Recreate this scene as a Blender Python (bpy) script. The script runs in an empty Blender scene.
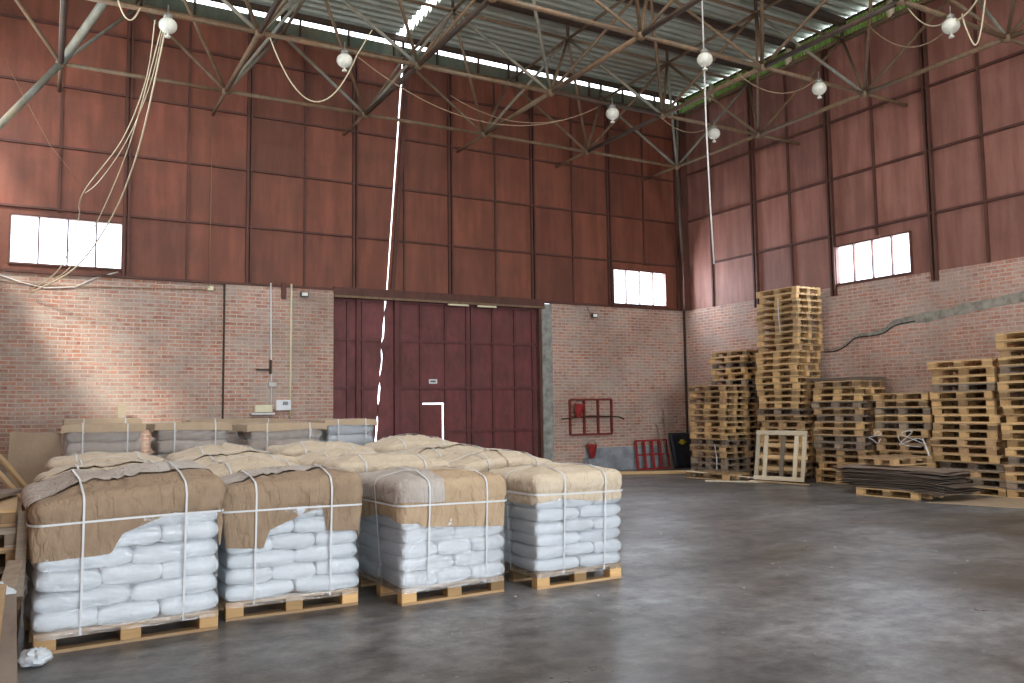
import bpy, bmesh, math, random
from mathutils import Vector, Matrix, noise
random.seed(7)
COL = bpy.context.scene.collection
PI = math.pi
K = 1.035                       # hall shell scale about the camera
H = 1.68                        # eye height
def wz(z): return H + (z - H) * K
D = 17.47 * K; W = 15.24 * K
Z_BR = wz(4.25); Z_TOP = wz(9.65); Z_ROOF = wz(10.2)
GZ = wz(7.75); TZ = wz(9.66)

# ------------------------------------------------------------- camera
FPX, YAW, PIT, ROL = 837.0, math.radians(29.4), math.radians(4.55), math.radians(-0.75)
Fv = Vector((math.sin(YAW)*math.cos(PIT), math.cos(YAW)*math.cos(PIT), math.sin(PIT)))
r0 = Vector((math.cos(YAW), -math.sin(YAW), 0)); u0 = r0.cross(Fv)
Rv = math.cos(ROL)*r0 + math.sin(ROL)*u0; Uv = -math.sin(ROL)*r0 + math.cos(ROL)*u0
cam = bpy.data.cameras.new('camera'); camo = bpy.data.objects.new('camera', cam); COL.objects.link(camo)
M = Matrix((Rv, Uv, -Fv)).transposed().to_4x4(); M.translation = (0, 0, H); camo.matrix_world = M
cam.sensor_width = 36; cam.lens = FPX/1024*36; cam.clip_start = 0.05; cam.clip_end = 200
bpy.context.scene.camera = camo
def ray(x, y): return Fv*FPX + Rv*(x-512) - Uv*(y-341.5)
def on_y(x, y, Y): d = ray(x, y); t = Y/d.y; return Vector((d.x*t, Y, H+d.z*t))
def on_x(x, y, X): d = ray(x, y); t = X/d.x; return Vector((X, d.y*t, H+d.z*t))
def proj(p):
    v = Vector(p) - Vector((0, 0, H)); w = v.dot(Fv)
    if w < .3: return None
    return (512+FPX*v.dot(Rv)/w, 341.5-FPX*v.dot(Uv)/w)

# ------------------------------------------------------------- materials
class NT:
    def __init__(s, name):
        s.m = bpy.data.materials.new(name); s.m.use_nodes = True; s.t = s.m.node_tree; s.t.nodes.clear()
        s.out = s.n('ShaderNodeOutputMaterial')
    def n(s, t, ins=None, **kw):
        nd = s.t.nodes.new(t)
        for k, v in kw.items(): setattr(nd, k, v)
        for k, v in (ins or {}).items():
            if isinstance(v, bpy.types.NodeSocket): s.t.links.new(v, nd.inputs[k])
            else: nd.inputs[k].default_value = v
        return nd
    def coord(s, kind='Object'): return s.n('ShaderNodeTexCoord').outputs[kind]
    def noise(s, scale, vec=None, detail=5, rough=.6, stretch=None):
        v = vec or s.coord()
        if stretch: v = s.n('ShaderNodeMapping', {'Vector': v, 'Scale': stretch}).outputs[0]
        return s.n('ShaderNodeTexNoise', {'Vector': v, 'Scale': scale, 'Detail': detail, 'Roughness': rough}).outputs[0]
    def ramp(s, fac, stops):
        r = s.n('ShaderNodeValToRGB', {0: fac}); e = r.color_ramp.elements
        while len(e) < len(stops): e.new(.5)
        for i, (p, c) in enumerate(stops): e[i].position = p; e[i].color = (*c, 1) if len(c) == 3 else c
        return r.outputs[0]
    def mix(s, fac, a, b, mode='MIX'):
        m = s.n('ShaderNodeMix', data_type='RGBA', blend_type=mode)
        for i, v in ((0, fac), (6, a), (7, b)):
            if isinstance(v, bpy.types.NodeSocket): s.t.links.new(v, m.inputs[i])
            else: m.inputs[i].default_value = v if i == 0 else ((*v, 1) if len(v) == 3 else v)
        return m.outputs[2]
    def math(s, op, a, b=0.0):
        return s.n('ShaderNodeMath', {0: a, 1: b}, operation=op).outputs[0]
    def bump(s, h, strength=.3, dist=.02): return s.n('ShaderNodeBump', {'Height': h, 'Strength': strength, 'Distance': dist}).outputs[0]
    def bsdf(s, col, rough=.7, normal=None, **kw):
        ins = {'Base Color': col if isinstance(col, bpy.types.NodeSocket) else (*col, 1), 'Roughness': rough}
        if normal: ins['Normal'] = normal
        ins.update(kw)
        b = s.n('ShaderNodeBsdfPrincipled', ins); s.t.links.new(b.outputs[0], s.out.inputs[0]); return b
def rnd(s): return s.n('ShaderNodeObjectInfo').outputs['Random']

def mat_brick(name, axis='X', tint=(1, 1, 1)):
    s = NT(name); sep = s.n('ShaderNodeSeparateXYZ', {0: s.n('ShaderNodeNewGeometry').outputs['Position']})
    wob = s.noise(1.3, s.n('ShaderNodeNewGeometry').outputs['Position'])
    z = s.math('ADD', sep.outputs['Z'], s.math('MULTIPLY', s.math('SUBTRACT', wob, .5), .05))
    v = s.n('ShaderNodeCombineXYZ', {0: sep.outputs[axis], 1: z}).outputs[0]
    b = s.n('ShaderNodeTexBrick', {'Vector': v, 'Color1': (.60, .27, .17, 1), 'Color2': (.38, .15, .10, 1), 'Mortar': (.66, .60, .52, 1),
            'Scale': 1.0, 'Mortar Size': .012, 'Mortar Smooth': .35, 'Bias': -.1, 'Brick Width': .262, 'Row Height': .079})
    c = b.outputs['Color']; P = s.n('ShaderNodeNewGeometry').outputs['Position']
    pale = s.ramp(s.noise(9, P, 4, .7), [(.40, (0, 0, 0)), (.62, (1, 1, 1))])
    c = s.mix(s.math('MULTIPLY', pale, .7), c, (.60, .50, .43))
    st = s.ramp(s.noise(1.1, P, 8, .7, (1, 1, 2.2)), [(.44, (0, 0, 0)), (.62, (1, 1, 1))])
    c = s.mix(s.math('MULTIPLY', st, .62), c, (.50, .445, .39))
    dk = s.ramp(s.noise(.7, P, 6, .65), [(.3, (.70, .66, .64)), (.62, (1, 1, 1))])
    c = s.mix(1, c, dk, 'MULTIPLY'); c = s.mix(1, c, tint, 'MULTIPLY')
    h = s.math('ADD', s.math('MULTIPLY', b.outputs['Fac'], -1), s.math('MULTIPLY', s.noise(30, P), .7))
    s.bsdf(c, .92, s.bump(h, .7, .012)); return s.m
def mat_paint(name, col, rust, sc=1.0, rough=.55, scratch=True):
    s = NT(name); P = s.n('ShaderNodeNewGeometry').outputs['Position']
    f = s.ramp(s.noise(1.4*sc, P, 8, .7), [(.35, (0, 0, 0)), (.7, (1, 1, 1))])
    c = s.mix(f, col, rust)
    g = s.ramp(s.noise(5*sc, P, 6, .7, (1, 1, .35)), [(.35, (.72, .72, .72)), (.65, (1.12, 1.1, 1.08))])
    c = s.mix(1, c, g, 'MULTIPLY')
    s.bsdf(c, s.ramp(f, [(0, (rough,)*3), (1, (.8,)*3)]), s.bump(s.noise(3, P, 4), .25, .02)); return s.m
def mat_panel(name, axis, col, alt, X0, step):
    # red sheet panels: every panel has its own fading; streaks run down
    s = NT(name); P = s.n('ShaderNodeNewGeometry').outputs['Position']
    sep = s.n('ShaderNodeSeparateXYZ', {0: P})
    ix = s.math('FLOOR', s.math('DIVIDE', s.math('SUBTRACT', sep.outputs[axis], X0), step))
    iz = s.math('FLOOR', s.math('DIVIDE', s.math('SUBTRACT', sep.outputs['Z'], wz(4.27)), 1.2*K))
    wn = s.n('ShaderNodeTexWhiteNoise', {'Vector': s.n('ShaderNodeCombineXYZ', {0: ix, 1: iz}).outputs[0]}).outputs[0]
    f = s.ramp(s.noise(1.1, P, 8, .68), [(.3, (0, 0, 0)), (.72, (1, 1, 1))])
    c = s.mix(f, col, alt)
    c = s.mix(1, c, s.ramp(wn, [(0, (.8, .8, .8)), (1, (1.18, 1.15, 1.12))]), 'MULTIPLY')
    stre = s.ramp(s.noise(4, P, 5, .6, (1, 1, .12)), [(.4, (.78, .74, .72)), (.62, (1.08, 1.08, 1.08))])
    c = s.mix(1, c, stre, 'MULTIPLY')
    blot = s.ramp(s.noise(6, P, 7, .75), [(.62, (0, 0, 0)), (.75, (1, 1, 1))])
    c = s.mix(s.math('MULTIPLY', blot, .5), c, (.17, .075, .05))
    s.bsdf(c, .62, s.bump(s.noise(1.2, P, 3, .5), .6, .06)); return s.m
def mat_wood(name, a, b, c3, rough=.75, axis_scale=(1, 14, 14), var=.5):
    s = NT(name); v = s.coord()
    r = rnd(s); off = s.n('ShaderNodeVectorMath', {0: v, 1: s.n('ShaderNodeCombineXYZ', {0: s.math('MULTIPLY', r, 31.), 1: s.math('MULTIPLY', r, 17.)}).outputs[0]}, operation='ADD').outputs[0]
    g = s.noise(3, off, 6, .65, axis_scale)
    c = s.mix(s.ramp(g, [(.3, (0, 0, 0)), (.7, (1, 1, 1))]), a, b)
    c = s.mix(s.math('MULTIPLY', s.ramp(s.noise(2.5, off, 4), [(.4, (0, 0, 0)), (.7, (1, 1, 1))]), .7), c, c3)
    c = s.mix(1, c, s.ramp(r, [(0, (1-var*.75,)*3), (1, (1+var*.3,)*3)]), 'MULTIPLY')
    s.bsdf(c, rough, s.bump(g, .35, .004)); return s.m
def mat_plain(name, col, rough=.5, nz=.25, sc=8, metal=0.0, bump=.15):
    s = NT(name); n = s.noise(sc)
    c = s.mix(1, col, s.ramp(n, [(.3, (1-nz,)*3), (.7, (1+nz*.5,)*3)]), 'MULTIPLY')
    s.bsdf(c, rough, s.bump(n, bump, .01), Metallic=metal); return s.m
def mat_floor():
    s = NT('worn_asphalt_floor'); P = s.n('ShaderNodeNewGeometry').outputs['Position']
    big = s.noise(.35, P, 7, .62)
    c = s.ramp(big, [(.34, (.085, .074, .064)), (.48, (.15, .147, .147)), (.62, (.25, .258, .272))])
    tr = s.noise(1.2, P, 6, .65, (.35, 1.6, 1))
    c = s.mix(1, c, s.ramp(tr, [(.33, (.68, .68, .70)), (.6, (1.15, 1.13, 1.1))]), 'MULTIPLY')
    oil = s.ramp(s.noise(.9, P, 4, .6), [(.62, (0, 0, 0)), (.72, (1, 1, 1))])
    c = s.mix(s.math('MULTIPLY', oil, .35), c, (.10, .075, .055))
    md = s.noise(5, P, 7, .75)
    c = s.mix(1, c, s.ramp(md, [(.36, (.52,)*3), (.64, (1.28,)*3)]), 'MULTIPLY')
    gr = s.noise(60, P, 3, .8)
    c = s.mix(1, c, s.ramp(gr, [(.3, (.75,)*3), (.7, (1.2,)*3)]), 'MULTIPLY')
    vo = s.n('ShaderNodeTexVoronoi', {'Vector': P, 'Scale': 9.0}).outputs['Distance']
    sp = s.math('MULTIPLY', s.math('LESS_THAN', vo, .085), s.ramp(s.noise(.8, P, 3), [(.5, (0, 0, 0)), (.66, (1, 1, 1))]))
    c = s.mix(s.math('MULTIPLY', sp, .8), c, (.6, .6, .58))
    ro = s.ramp(s.noise(.8, P, 6, .7), [(.3, (.26,)*3), (.7, (.48,)*3)])
    h = s.math('ADD', s.math('MULTIPLY', tr, 1.), s.math('ADD', s.math('MULTIPLY', gr, .3), md))
    s.bsdf(c, ro, s.bump(h, .35, .015)); return s.m
def mat_kraft(name, a, b, dusty=0.0, bs=.6):
    s = NT(name); n = s.noise(5, None, 7, .7)
    c = s.mix(s.ramp(n, [(.3, (0, 0, 0)), (.7, (1, 1, 1))]), a, b)
    if dusty: c = s.mix(s.math('MULTIPLY', s.ramp(s.noise(2.2, None, 5), [(.35, (0, 0, 0)), (.6, (1, 1, 1))]), dusty), c, (.56, .53, .50))
    cr = s.noise(9, None, 6, .7, (1, 1, .22)); c2 = s.math('ABSOLUTE', s.math('SUBTRACT', s.noise(5, None, 3, .6, (1.2, 1, .5)), .5))
    hh = s.math('ADD', cr, s.math('MINIMUM', s.math('MULTIPLY', c2, 9.), .45))
    s.bsdf(c, .82, s.bump(hh, bs, .022)); return s.m
def mat_sack(name, a, b, rough=.42):
    s = NT(name); n = s.noise(4, None, 5, .6)
    c = s.mix(n, a, b)
    c = s.mix(1, c, s.ramp(rnd(s), [(0, (.93,)*3), (1, (1.05,)*3)]), 'MULTIPLY')
    cr = s.noise(9, None, 5, .6, (.5, 1, 1.6))
    s.bsdf(c, rough, s.bump(cr, .35, .02)); return s.m
def mat_film(name, strength=.16):
    s = NT(name); h = s.noise(7, None, 5, .65, (.35, .35, 2.2))
    g = s.n('ShaderNodeBsdfGlossy', {'Color': (.95, .97, 1, 1), 'Roughness': .13, 'Normal': s.bump(h, 1., .05)})
    d = s.n('ShaderNodeBsdfDiffuse', {'Color': (.85, .88, .92, 1)})
    t = s.n('ShaderNodeBsdfTransparent', {'Color': (.97, .98, .99, 1)})
    m1 = s.n('ShaderNodeMixShader', {0: .28, 1: g.outputs[0], 2: d.outputs[0]})
    m = s.n('ShaderNodeMixShader', {0: strength, 1: t.outputs[0], 2: m1.outputs[0]})
    s.t.links.new(m.outputs[0], s.out.inputs[0]); return s.m
def mat_glass():
    s = NT('dusty_window_glass')
    t = s.n('ShaderNodeBsdfTransparent', {'Color': (.95, .97, 1, 1)}); g = s.n('ShaderNodeBsdfGlossy', {'Roughness': .1})
    m = s.n('ShaderNodeMixShader', {0: .06, 1: t.outputs[0], 2: g.outputs[0]}); s.t.links.new(m.outputs[0], s.out.inputs[0]); return s.m
def mat_corr():
    s = NT('weathered_corrugated_sheet'); P = s.n('ShaderNodeNewGeometry').outputs['Position']
    n = s.noise(1.6, P, 7, .7, (.5, 1, 1))
    c = s.ramp(n, [(.3, (.30, .33, .27)), (.5, (.45, .49, .42)), (.7, (.40, .38, .28))])
    s.bsdf(c, .55, None, Metallic=.25); return s.m

M_ = dict(
 brick=mat_brick('red_brick_masonry', 'X'), brick_r=mat_brick('red_brick_masonry_side', 'Y', (1.05, 1.0, 1.0)),
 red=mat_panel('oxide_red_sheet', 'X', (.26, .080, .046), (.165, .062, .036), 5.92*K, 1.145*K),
 red_lit=mat_panel('oxide_red_sheet_lit', 'Y', (.38, .175, .135), (.29, .125, .095), 14.77*K, 1.155*K),  # same sheet as the back wall, its brighter light painted in as paler pink
 redsteel=mat_paint('oxide_red_steel', (.13, .040, .028), (.09, .045, .03)),
 gate=mat_paint('maroon_gate_paint', (.20, .045, .048), (.13, .05, .045), 1.4, .45),
 gaterib=mat_paint('maroon_gate_rib', (.15, .035, .038), (.11, .04, .035), 1.4, .5),
 rust=mat_paint('rusty_tube', (.18, .135, .085), (.23, .125, .062), 2.0, .6),
 teal=mat_paint('grey_green_tube', (.25, .27, .24), (.28, .22, .13), 1.2, .5),
 dark=mat_paint('dark_rusty_steel', (.055, .040, .030), (.09, .045, .025), 1.2, .7),
 green=mat_paint('green_corrugated_band', (.30, .62, .14), (.42, .50, .15), 1.2, .6),
 tealband=mat_paint('faded_green_fascia', (.12, .16, .12), (.17, .13, .08), 1., .6),
 corr=mat_corr(), floor=mat_floor(), glass=mat_glass(), film=mat_film('stretch_film', .24), filmh=mat_film('heavy_stretch_film', .38),
 concrete=mat_plain('weathered_concrete', (.36, .37, .34), .9, .5, 5), cement=mat_plain('blue_grey_render', (.33, .36, .40), .9, .4, 3),
 mortar=mat_plain('smeared_mortar', (.34, .32, .27), .95, .5, 6), crack=mat_plain('dark_crack', (.03, .03, .03), .95),
 pal0=mat_wood('fresh_pallet_wood', (.72, .50, .25), (.60, .38, .17), (.66, .44, .22)),
 pal1=mat_wood('tan_pallet_wood', (.58, .38, .19), (.44, .27, .13), (.50, .36, .22)),
 pal2=mat_wood('grey_aged_pallet_wood', (.32, .25, .18), (.20, .15, .11), (.38, .32, .25)),
 block0=mat_wood('fresh_block', (.70, .45, .20), (.52, .32, .14), (.64, .40, .18), var=.9),
 block1=mat_wood('tan_block', (.56, .36, .18), (.40, .24, .12), (.46, .30, .16), var=.9),
 block2=mat_wood('aged_block', (.38, .27, .18), (.26, .19, .13), (.34, .27, .2), var=.9),
 white_wood=mat_wood('pale_new_board', (.80, .70, .52), (.68, .56, .38), (.74, .66, .52)),
 ply=mat_wood('weathered_fibreboard', (.26, .19, .145), (.19, .14, .11), (.34, .27, .21), .85, (3, 3, 6)),
 kraft=mat_kraft('brown_kraft_paper', (.37, .27, .18), (.28, .20, .13)),
 kraft2=mat_kraft('pale_kraft_paper', (.66, .56, .43), (.55, .46, .34)),
 kraftd=mat_kraft('dusty_grey_kraft_paper', (.44, .38, .33), (.36, .31, .27), .6),
 sack=mat_sack('white_woven_sack', (.66, .71, .75), (.55, .61, .66)), sackb=mat_sack('greige_paper_sack', (.40, .30, .22), (.30, .22, .16)),
 sackc=mat_sack('pale_blue_sack', (.50, .56, .62), (.42, .47, .52)),
 strap=mat_plain('white_plastic_strap', (.66, .69, .71), .4, .1), cardboard=mat_kraft('cardboard', (.50, .39, .27), (.42, .32, .22), 0, .12), panel=mat_kraft('brown_fibreboard', (.34, .25, .17), (.27, .20, .14), 0, .08),
 cable=mat_plain('cream_cable', (.62, .54, .36), .5, .1), cabled=mat_plain('dull_brown_cable', (.30, .20, .12), .6, .1), rope=mat_plain('white_rope', (.78, .76, .72), .7, .1),
 globe=mat_plain('milky_glass_globe', (.78, .78, .68), .25, .15, 6), grey=mat_plain('grey_metal_cap', (.32, .31, .28), .4, .2, 6, .4),
 firered=mat_plain('fire_red_paint', (.21, .035, .028), .45, .4, 9), firered2=mat_plain('bright_fire_red', (.36, .035, .035), .4, .3, 9),
 navy=mat_plain('dark_navy_sheet', (.012, .018, .032), .45, .3, 5), yellow=mat_plain('yellow_print', (.62, .52, .05), .6),
 white=mat_plain('white_plastic', (.80, .83, .85), .35, .08), cream=mat_plain('cream_plastic', (.78, .73, .50), .4, .1), black=mat_plain('black_plastic', (.02, .02, .02), .4),
 display=mat_plain('grey_meter_display', (.16, .18, .19), .25), warm=mat_plain('pale_floodlight_lens', (.9, .9, .85), .2),
)

# ------------------------------------------------------------- geometry helpers
def link(name, me, m, parent=None, smooth=False):
    o = bpy.data.objects.new(name, me); COL.objects.link(o)
    if m is not None: me.materials.append(m)
    if parent is not None: o.parent = parent
    if smooth:
        for p in me.polygons: p.use_smooth = True
    return o
class MB:
    def __init__(s): s.v = []; s.f = []
    def box(s, a, b, mat=None):
        i = len(s.v); (x0, y0, z0), (x1, y1, z1) = a, b
        vs = [(x0, y0, z0), (x1, y0, z0), (x1, y1, z0), (x0, y1, z0), (x0, y0, z1), (x1, y0, z1), (x1, y1, z1), (x0, y1, z1)]
        if mat is not None: vs = [tuple(mat @ Vector(v)) for v in vs]
        s.v += vs; s.f += [(i, i+3, i+2, i+1), (i+4, i+5, i+6, i+7), (i, i+1, i+5, i+4), (i+1, i+2, i+6, i+5), (i+2, i+3, i+7, i+6), (i+3, i, i+4, i+7)]
        return s
    def quadbox(s, q, n):  # quad (4 points) extruded by vector n
        i = len(s.v); s.v += [tuple(p) for p in q] + [tuple(Vector(p)+n) for p in q]
        s.f += [(i, i+3, i+2, i+1), (i+4, i+5, i+6, i+7), (i, i+1, i+5, i+4), (i+1, i+2, i+6, i+5), (i+2, i+3, i+7, i+6), (i+3, i, i+4, i+7)]; return s
    def beam(s, a, b, w, h=None):  # rectangular bar from a to b
        a, b = Vector(a), Vector(b); h = h or w; d = (b-a).normalized()
        up = Vector((0, 0, 1)) if abs(d.z) < .9 else Vector((0, 1, 0))
        x = d.cross(up).normalized()*w/2; y = x.cross(d).normalized()*h/2
        i = len(s.v); s.v += [tuple(p+sx*x+sy*y) for p in (a, b) for sx, sy in ((-1, -1), (1, -1), (1, 1), (-1, 1))]
        s.f += [(i, i+1, i+2, i+3), (i+4, i+7, i+6, i+5)] + [(i+k, i+4+k, i+4+(k+1) % 4, i+(k+1) % 4) for k in range(4)]; return s
    def tube(s, pts, r, n=8, cap=True):
        pts = [Vector(p) for p in pts]; i0 = len(s.v); prev = None
        for j, p in enumerate(pts):
            d = (pts[min(j+1, len(pts)-1)] - pts[max(j-1, 0)]).normalized()
            if prev is None:
                up = Vector((0, 0, 1)) if abs(d.z) < .9 else Vector((0, 1, 0)); x = d.cross(up).normalized()
            else: x = (prev - d*prev.dot(d)).normalized()
            prev = x; y = d.cross(x); rr = r[j] if isinstance(r, (list, tuple)) else r
            s.v += [tuple(p + rr*(math.cos(2*PI*k/n)*x + math.sin(2*PI*k/n)*y)) for k in range(n)]
        for j in range(len(pts)-1):
            for k in range(n):
                a = i0+j*n+k; b = i0+j*n+(k+1) % n; s.f.append((a, b, b+n, a+n))
        if cap: s.f.append(tuple(i0+k for k in reversed(range(n)))); s.f.append(tuple(i0+(len(pts)-1)*n+k for k in range(n)))
        return s
    def lathe(s, c, prof, n=20):
        i0 = len(s.v); c = Vector(c)
        for r, z in prof: s.v += [(c.x+r*math.cos(2*PI*k/n), c.y+r*math.sin(2*PI*k/n), c.z+z) for k in range(n)]
        for j in range(len(prof)-1):
            for k in range(n):
                a = i0+j*n+k; b = i0+j*n+(k+1) % n; s.f.append((a, b, b+n, a+n))
        s.f.append(tuple(i0+k for k in reversed(range(n)))); s.f.append(tuple(i0+(len(prof)-1)*n+k for k in range(n))); return s
    def mesh(s, name='m'):
        me = bpy.data.meshes.new(name); me.from_pydata(s.v, [], s.f); me.update(); return me
    def build(s, name, m, parent=None, smooth=False, bevel=0):
        me = s.mesh(name); o = link(name, me, m, parent, smooth)
        if bevel:
            bm = bmesh.new(); bm.from_mesh(me); bmesh.ops.bevel(bm, geom=bm.edges[:], offset=bevel, segments=1, affect='EDGES'); bm.to_mesh(me); bm.free()
        return o
def empty(name, loc=(0, 0, 0), rz=0):
    o = bpy.data.objects.new(name, None); COL.objects.link(o); o.location = loc; o.rotation_euler = (0, 0, rz); o.empty_display_size = .2; return o
def tag(o, label, cat, group=None):
    o['label'] = label; o['category'] = cat
    if group: o['group'] = group
    return o
def struct(o): o['kind'] = 'structure'; return o
KIDS = {}
def child(o, p): o.parent = p; return o
def dup(root):
    r = root.copy(); COL.objects.link(r)
    for ch in root.children:
        c = ch.copy(); COL.objects.link(c); c.parent = r
        for g in ch.children:
            d = g.copy(); COL.objects.link(d); d.parent = c
    return r
def catenary(a, b, sag, n=20):
    a, b = Vector(a), Vector(b)
    return [a.lerp(b, i/n) - Vector((0, 0, sag*4*(i/n)*(1-i/n))) for i in range(n+1)]
def hull2(pts):
    pts = sorted(set((round(a, 4), round(b, 4)) for a, b in pts))
    if len(pts) < 3: return pts
    def half(ps):
        h = []
        for p in ps:
            while len(h) > 1 and (h[-1][0]-h[-2][0])*(p[1]-h[-2][1]) - (h[-1][1]-h[-2][1])*(p[0]-h[-2][0]) <= 0: h.pop()
            h.append(p)
        return h
    a = half(pts); b = half(pts[::-1]); return a[:-1] + b[:-1]

# ------------------------------------------------------------- the hall
YF, XL = -7.0, -1.6            # wall behind the camera, left wall
T = .3
struct(MB().box((XL-T, YF-T, -.2), (W+T, D+T, 0)).build('floor', M_['floor']))
def wall_rects(u0, u1, z0, z1, holes):
    """rectangles covering u0..u1 x z0..z1 minus holes (sorted along u, not overlapping)"""
    out = []; u = u0
    for (a, b, c, d) in holes:
        out.append((u, a, z0, z1))
        if c > z0: out.append((a, b, z0, c))
        if d < z1: out.append((a, b, d, z1))
        u = b
    out.append((u, u1, z0, z1)); return out
# back wall brick: left stretch, pier, right stretch
struct(MB().box((XL-T, D, 0), (3.17*K, D+T, Z_BR)).build('wall_back', M_['brick']))
struct(MB().box((3.20*K, D-.06, 0), (5.43*K, D+T, Z_BR+.03)).build('wall_back', M_['brick']))
struct(MB().box((10.97*K, D, 0), (W, D+T, Z_BR)).build('wall_back', M_['brick']))
struct(MB().box((10.665*K, D-.05, 0), (10.96*K, D+T, Z_BR-.02)).build('trim_gate_post', M_['concrete'], bevel=.015))
struct(MB().box((11.9*K, D-.012, 0), (15.2*K, D+.01, .62)).build('trim_render_plinth', M_['cement']))
# right wall brick
struct(MB().box((W, YF-T, 0), (W+T, D+T, Z_BR)).build('wall_right', M_['brick_r']))
# left and front walls, only seen from elsewhere
LO = (8.6, 17.4, 5.72, 8.3)     # unseen opening added to the left wall, sized for the sun patch
m = MB()
for a, b, c, d in wall_rects(YF, D, 0, Z_ROOF+.1, [LO]): m.box((XL-T, a, c), (XL, b, d))
struct(m.build('wall_left', M_['brick_r']))
struct(MB().box((XL-T, YF-T, 0), (1.0, YF, Z_ROOF+.1)).box((10.5, YF-T, 0), (W+T, YF, Z_ROOF+.1)).box((1.0, YF-T, 5.2), (10.5, YF, Z_ROOF+.1)).build('wall_front', M_['brick']))

def crackx(z): return (6.48 + (z-H)/K*(7.11-6.48)/8.6)*K + .0    # the gap between the sheets leans a little
w1 = (-.58*K, 1.31*K, wz(4.40), wz(5.33)); w2 = (12.86*K, 14.64*K, wz(4.33), wz(5.27)); w3 = (10.57*K, 12.43*K, wz(4.28), wz(5.15))
m = MB()
for a, b, c, d in wall_rects(XL-T, 6.0*K, Z_BR+.03, Z_TOP, [w1]): m.box((a, D+.02, c), (b, D+.06, d))
GH = Z_BR-.02
g = .016
m.quadbox([(6.0*K, D+.02, GH), (crackx(GH)-g, D+.02, GH), (crackx(Z_TOP)-g*1.4, D+.02, Z_TOP), (6.0*K, D+.02, Z_TOP)], Vector((0, .04, 0)))
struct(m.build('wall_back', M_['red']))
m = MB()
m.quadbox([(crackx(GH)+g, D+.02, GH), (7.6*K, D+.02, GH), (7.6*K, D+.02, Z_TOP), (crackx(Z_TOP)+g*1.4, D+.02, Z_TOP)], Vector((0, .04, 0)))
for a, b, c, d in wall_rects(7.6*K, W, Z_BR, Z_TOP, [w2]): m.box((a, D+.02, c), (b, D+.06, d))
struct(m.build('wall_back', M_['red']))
m = MB()
for a, b, c, d in wall_rects(YF, D, Z_BR-.02, Z_TOP, [w3]): m.box((W+.02, a, c), (W+.06, b, d))
struct(m.build('wall_right', M_['red_lit']))
# studs
dbl = [1.35, 3.65, 5.92, 8.23, 10.47, 12.78]; mino = [.2, 2.46, 4.81, 7.08, 9.43, 11.65, 13.93]
for x in dbl:
    m = MB(); zb = Z_BR if not (5.43 < x < 10.9) else wz(4.33)
    m.box((x*K-.06, D-.05, zb), (x*K-.02, D+.02, Z_TOP)).box((x*K+.02, D-.05, zb), (x*K+.06, D+.02, Z_TOP)); struct(m.build('trim_stud', M_['redsteel']))
for x in mino:
    zb = wz(5.42) if (x == .2 or 12.9 < x < 14.6) else Z_BR if not (5.43 < x < 10.9) else wz(4.33)
    struct(MB().box((x*K-.022, D-.02, zb), (x*K+.022, D+.02, Z_TOP)).build('trim_stud', M_['redsteel']))
for z in (5.47, 6.66, 7.83, 9.0):
    for xa, xb in ((XL, 6.0*K), (6.0*K, crackx(wz(z))-.05), (crackx(wz(z))+.05, W)):
        struct(MB().box((xa, D-.035, wz(z)-.02), (xb, D+.02, wz(z)+.02)).build('trim_girt', M_['redsteel']))
struct(MB().beam((crackx(GH)+.12, D-.02, GH), (crackx(Z_TOP)+.12, D-.02, Z_TOP), .09, .06).build('trim_stud', M_['redsteel']))
for i, y in enumerate((14.77, 12.48, 10.08, 7.7, 5.3)):
    m = MB(); m.box((W-.07, y*K-.07, Z_BR-.2), (W+.02, y*K-.025, Z_TOP)).box((W-.07, y*K+.025, Z_BR-.2), (W+.02, y*K+.07, Z_TOP)); struct(m.build('trim_stud', M_['redsteel']))
for y in (16.31, 13.65, 11.35, 9.02, 6.5):
    zb = wz(5.2) if y == 11.35 else Z_BR
    struct(MB().box((W-.03, y*K-.024, zb), (W+.02, y*K+.024, Z_TOP)).build('trim_stud', M_['redsteel']))
for z in (5.40, 6.66, 7.95):
    struct(MB().box((W-.05, YF, wz(z)-.022), (W+.02, (D if z > 5.5 else 16.9), wz(z)+.022)).build('trim_girt', M_['redsteel']))
# corner column
struct(MB().box((W-.25, D-.06, Z_BR), (W-.03, D, Z_TOP)).box((W-.17, D-.28, Z_BR), (W-.11, D-.06, Z_TOP)).box((W-.25, D-.32, Z_BR), (W-.03, D-.28, Z_TOP)).build('trim_corner_column', M_['redsteel']))
struct(MB().box((W-.05, D-.05, 0), (W+.0, D, Z_BR)).build('trim_corner_joint', M_['dark']))
struct(MB().box((3.165*K, D-.03, 0), (3.205*K, D+.05, Z_BR)).build('trim_wall_joint', M_['dark']))
# sill angles between brick and sheet
struct(MB().box((XL, D-.08, Z_BR), (5.43*K, D+.02, Z_BR+.05)).build('trim_sill_angle', M_['redsteel']))
struct(MB().box((10.7*K, D-.05, Z_BR), (W, D+.02, Z_BR+.06)).build('trim_sill_angle', M_['redsteel']))
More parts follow.
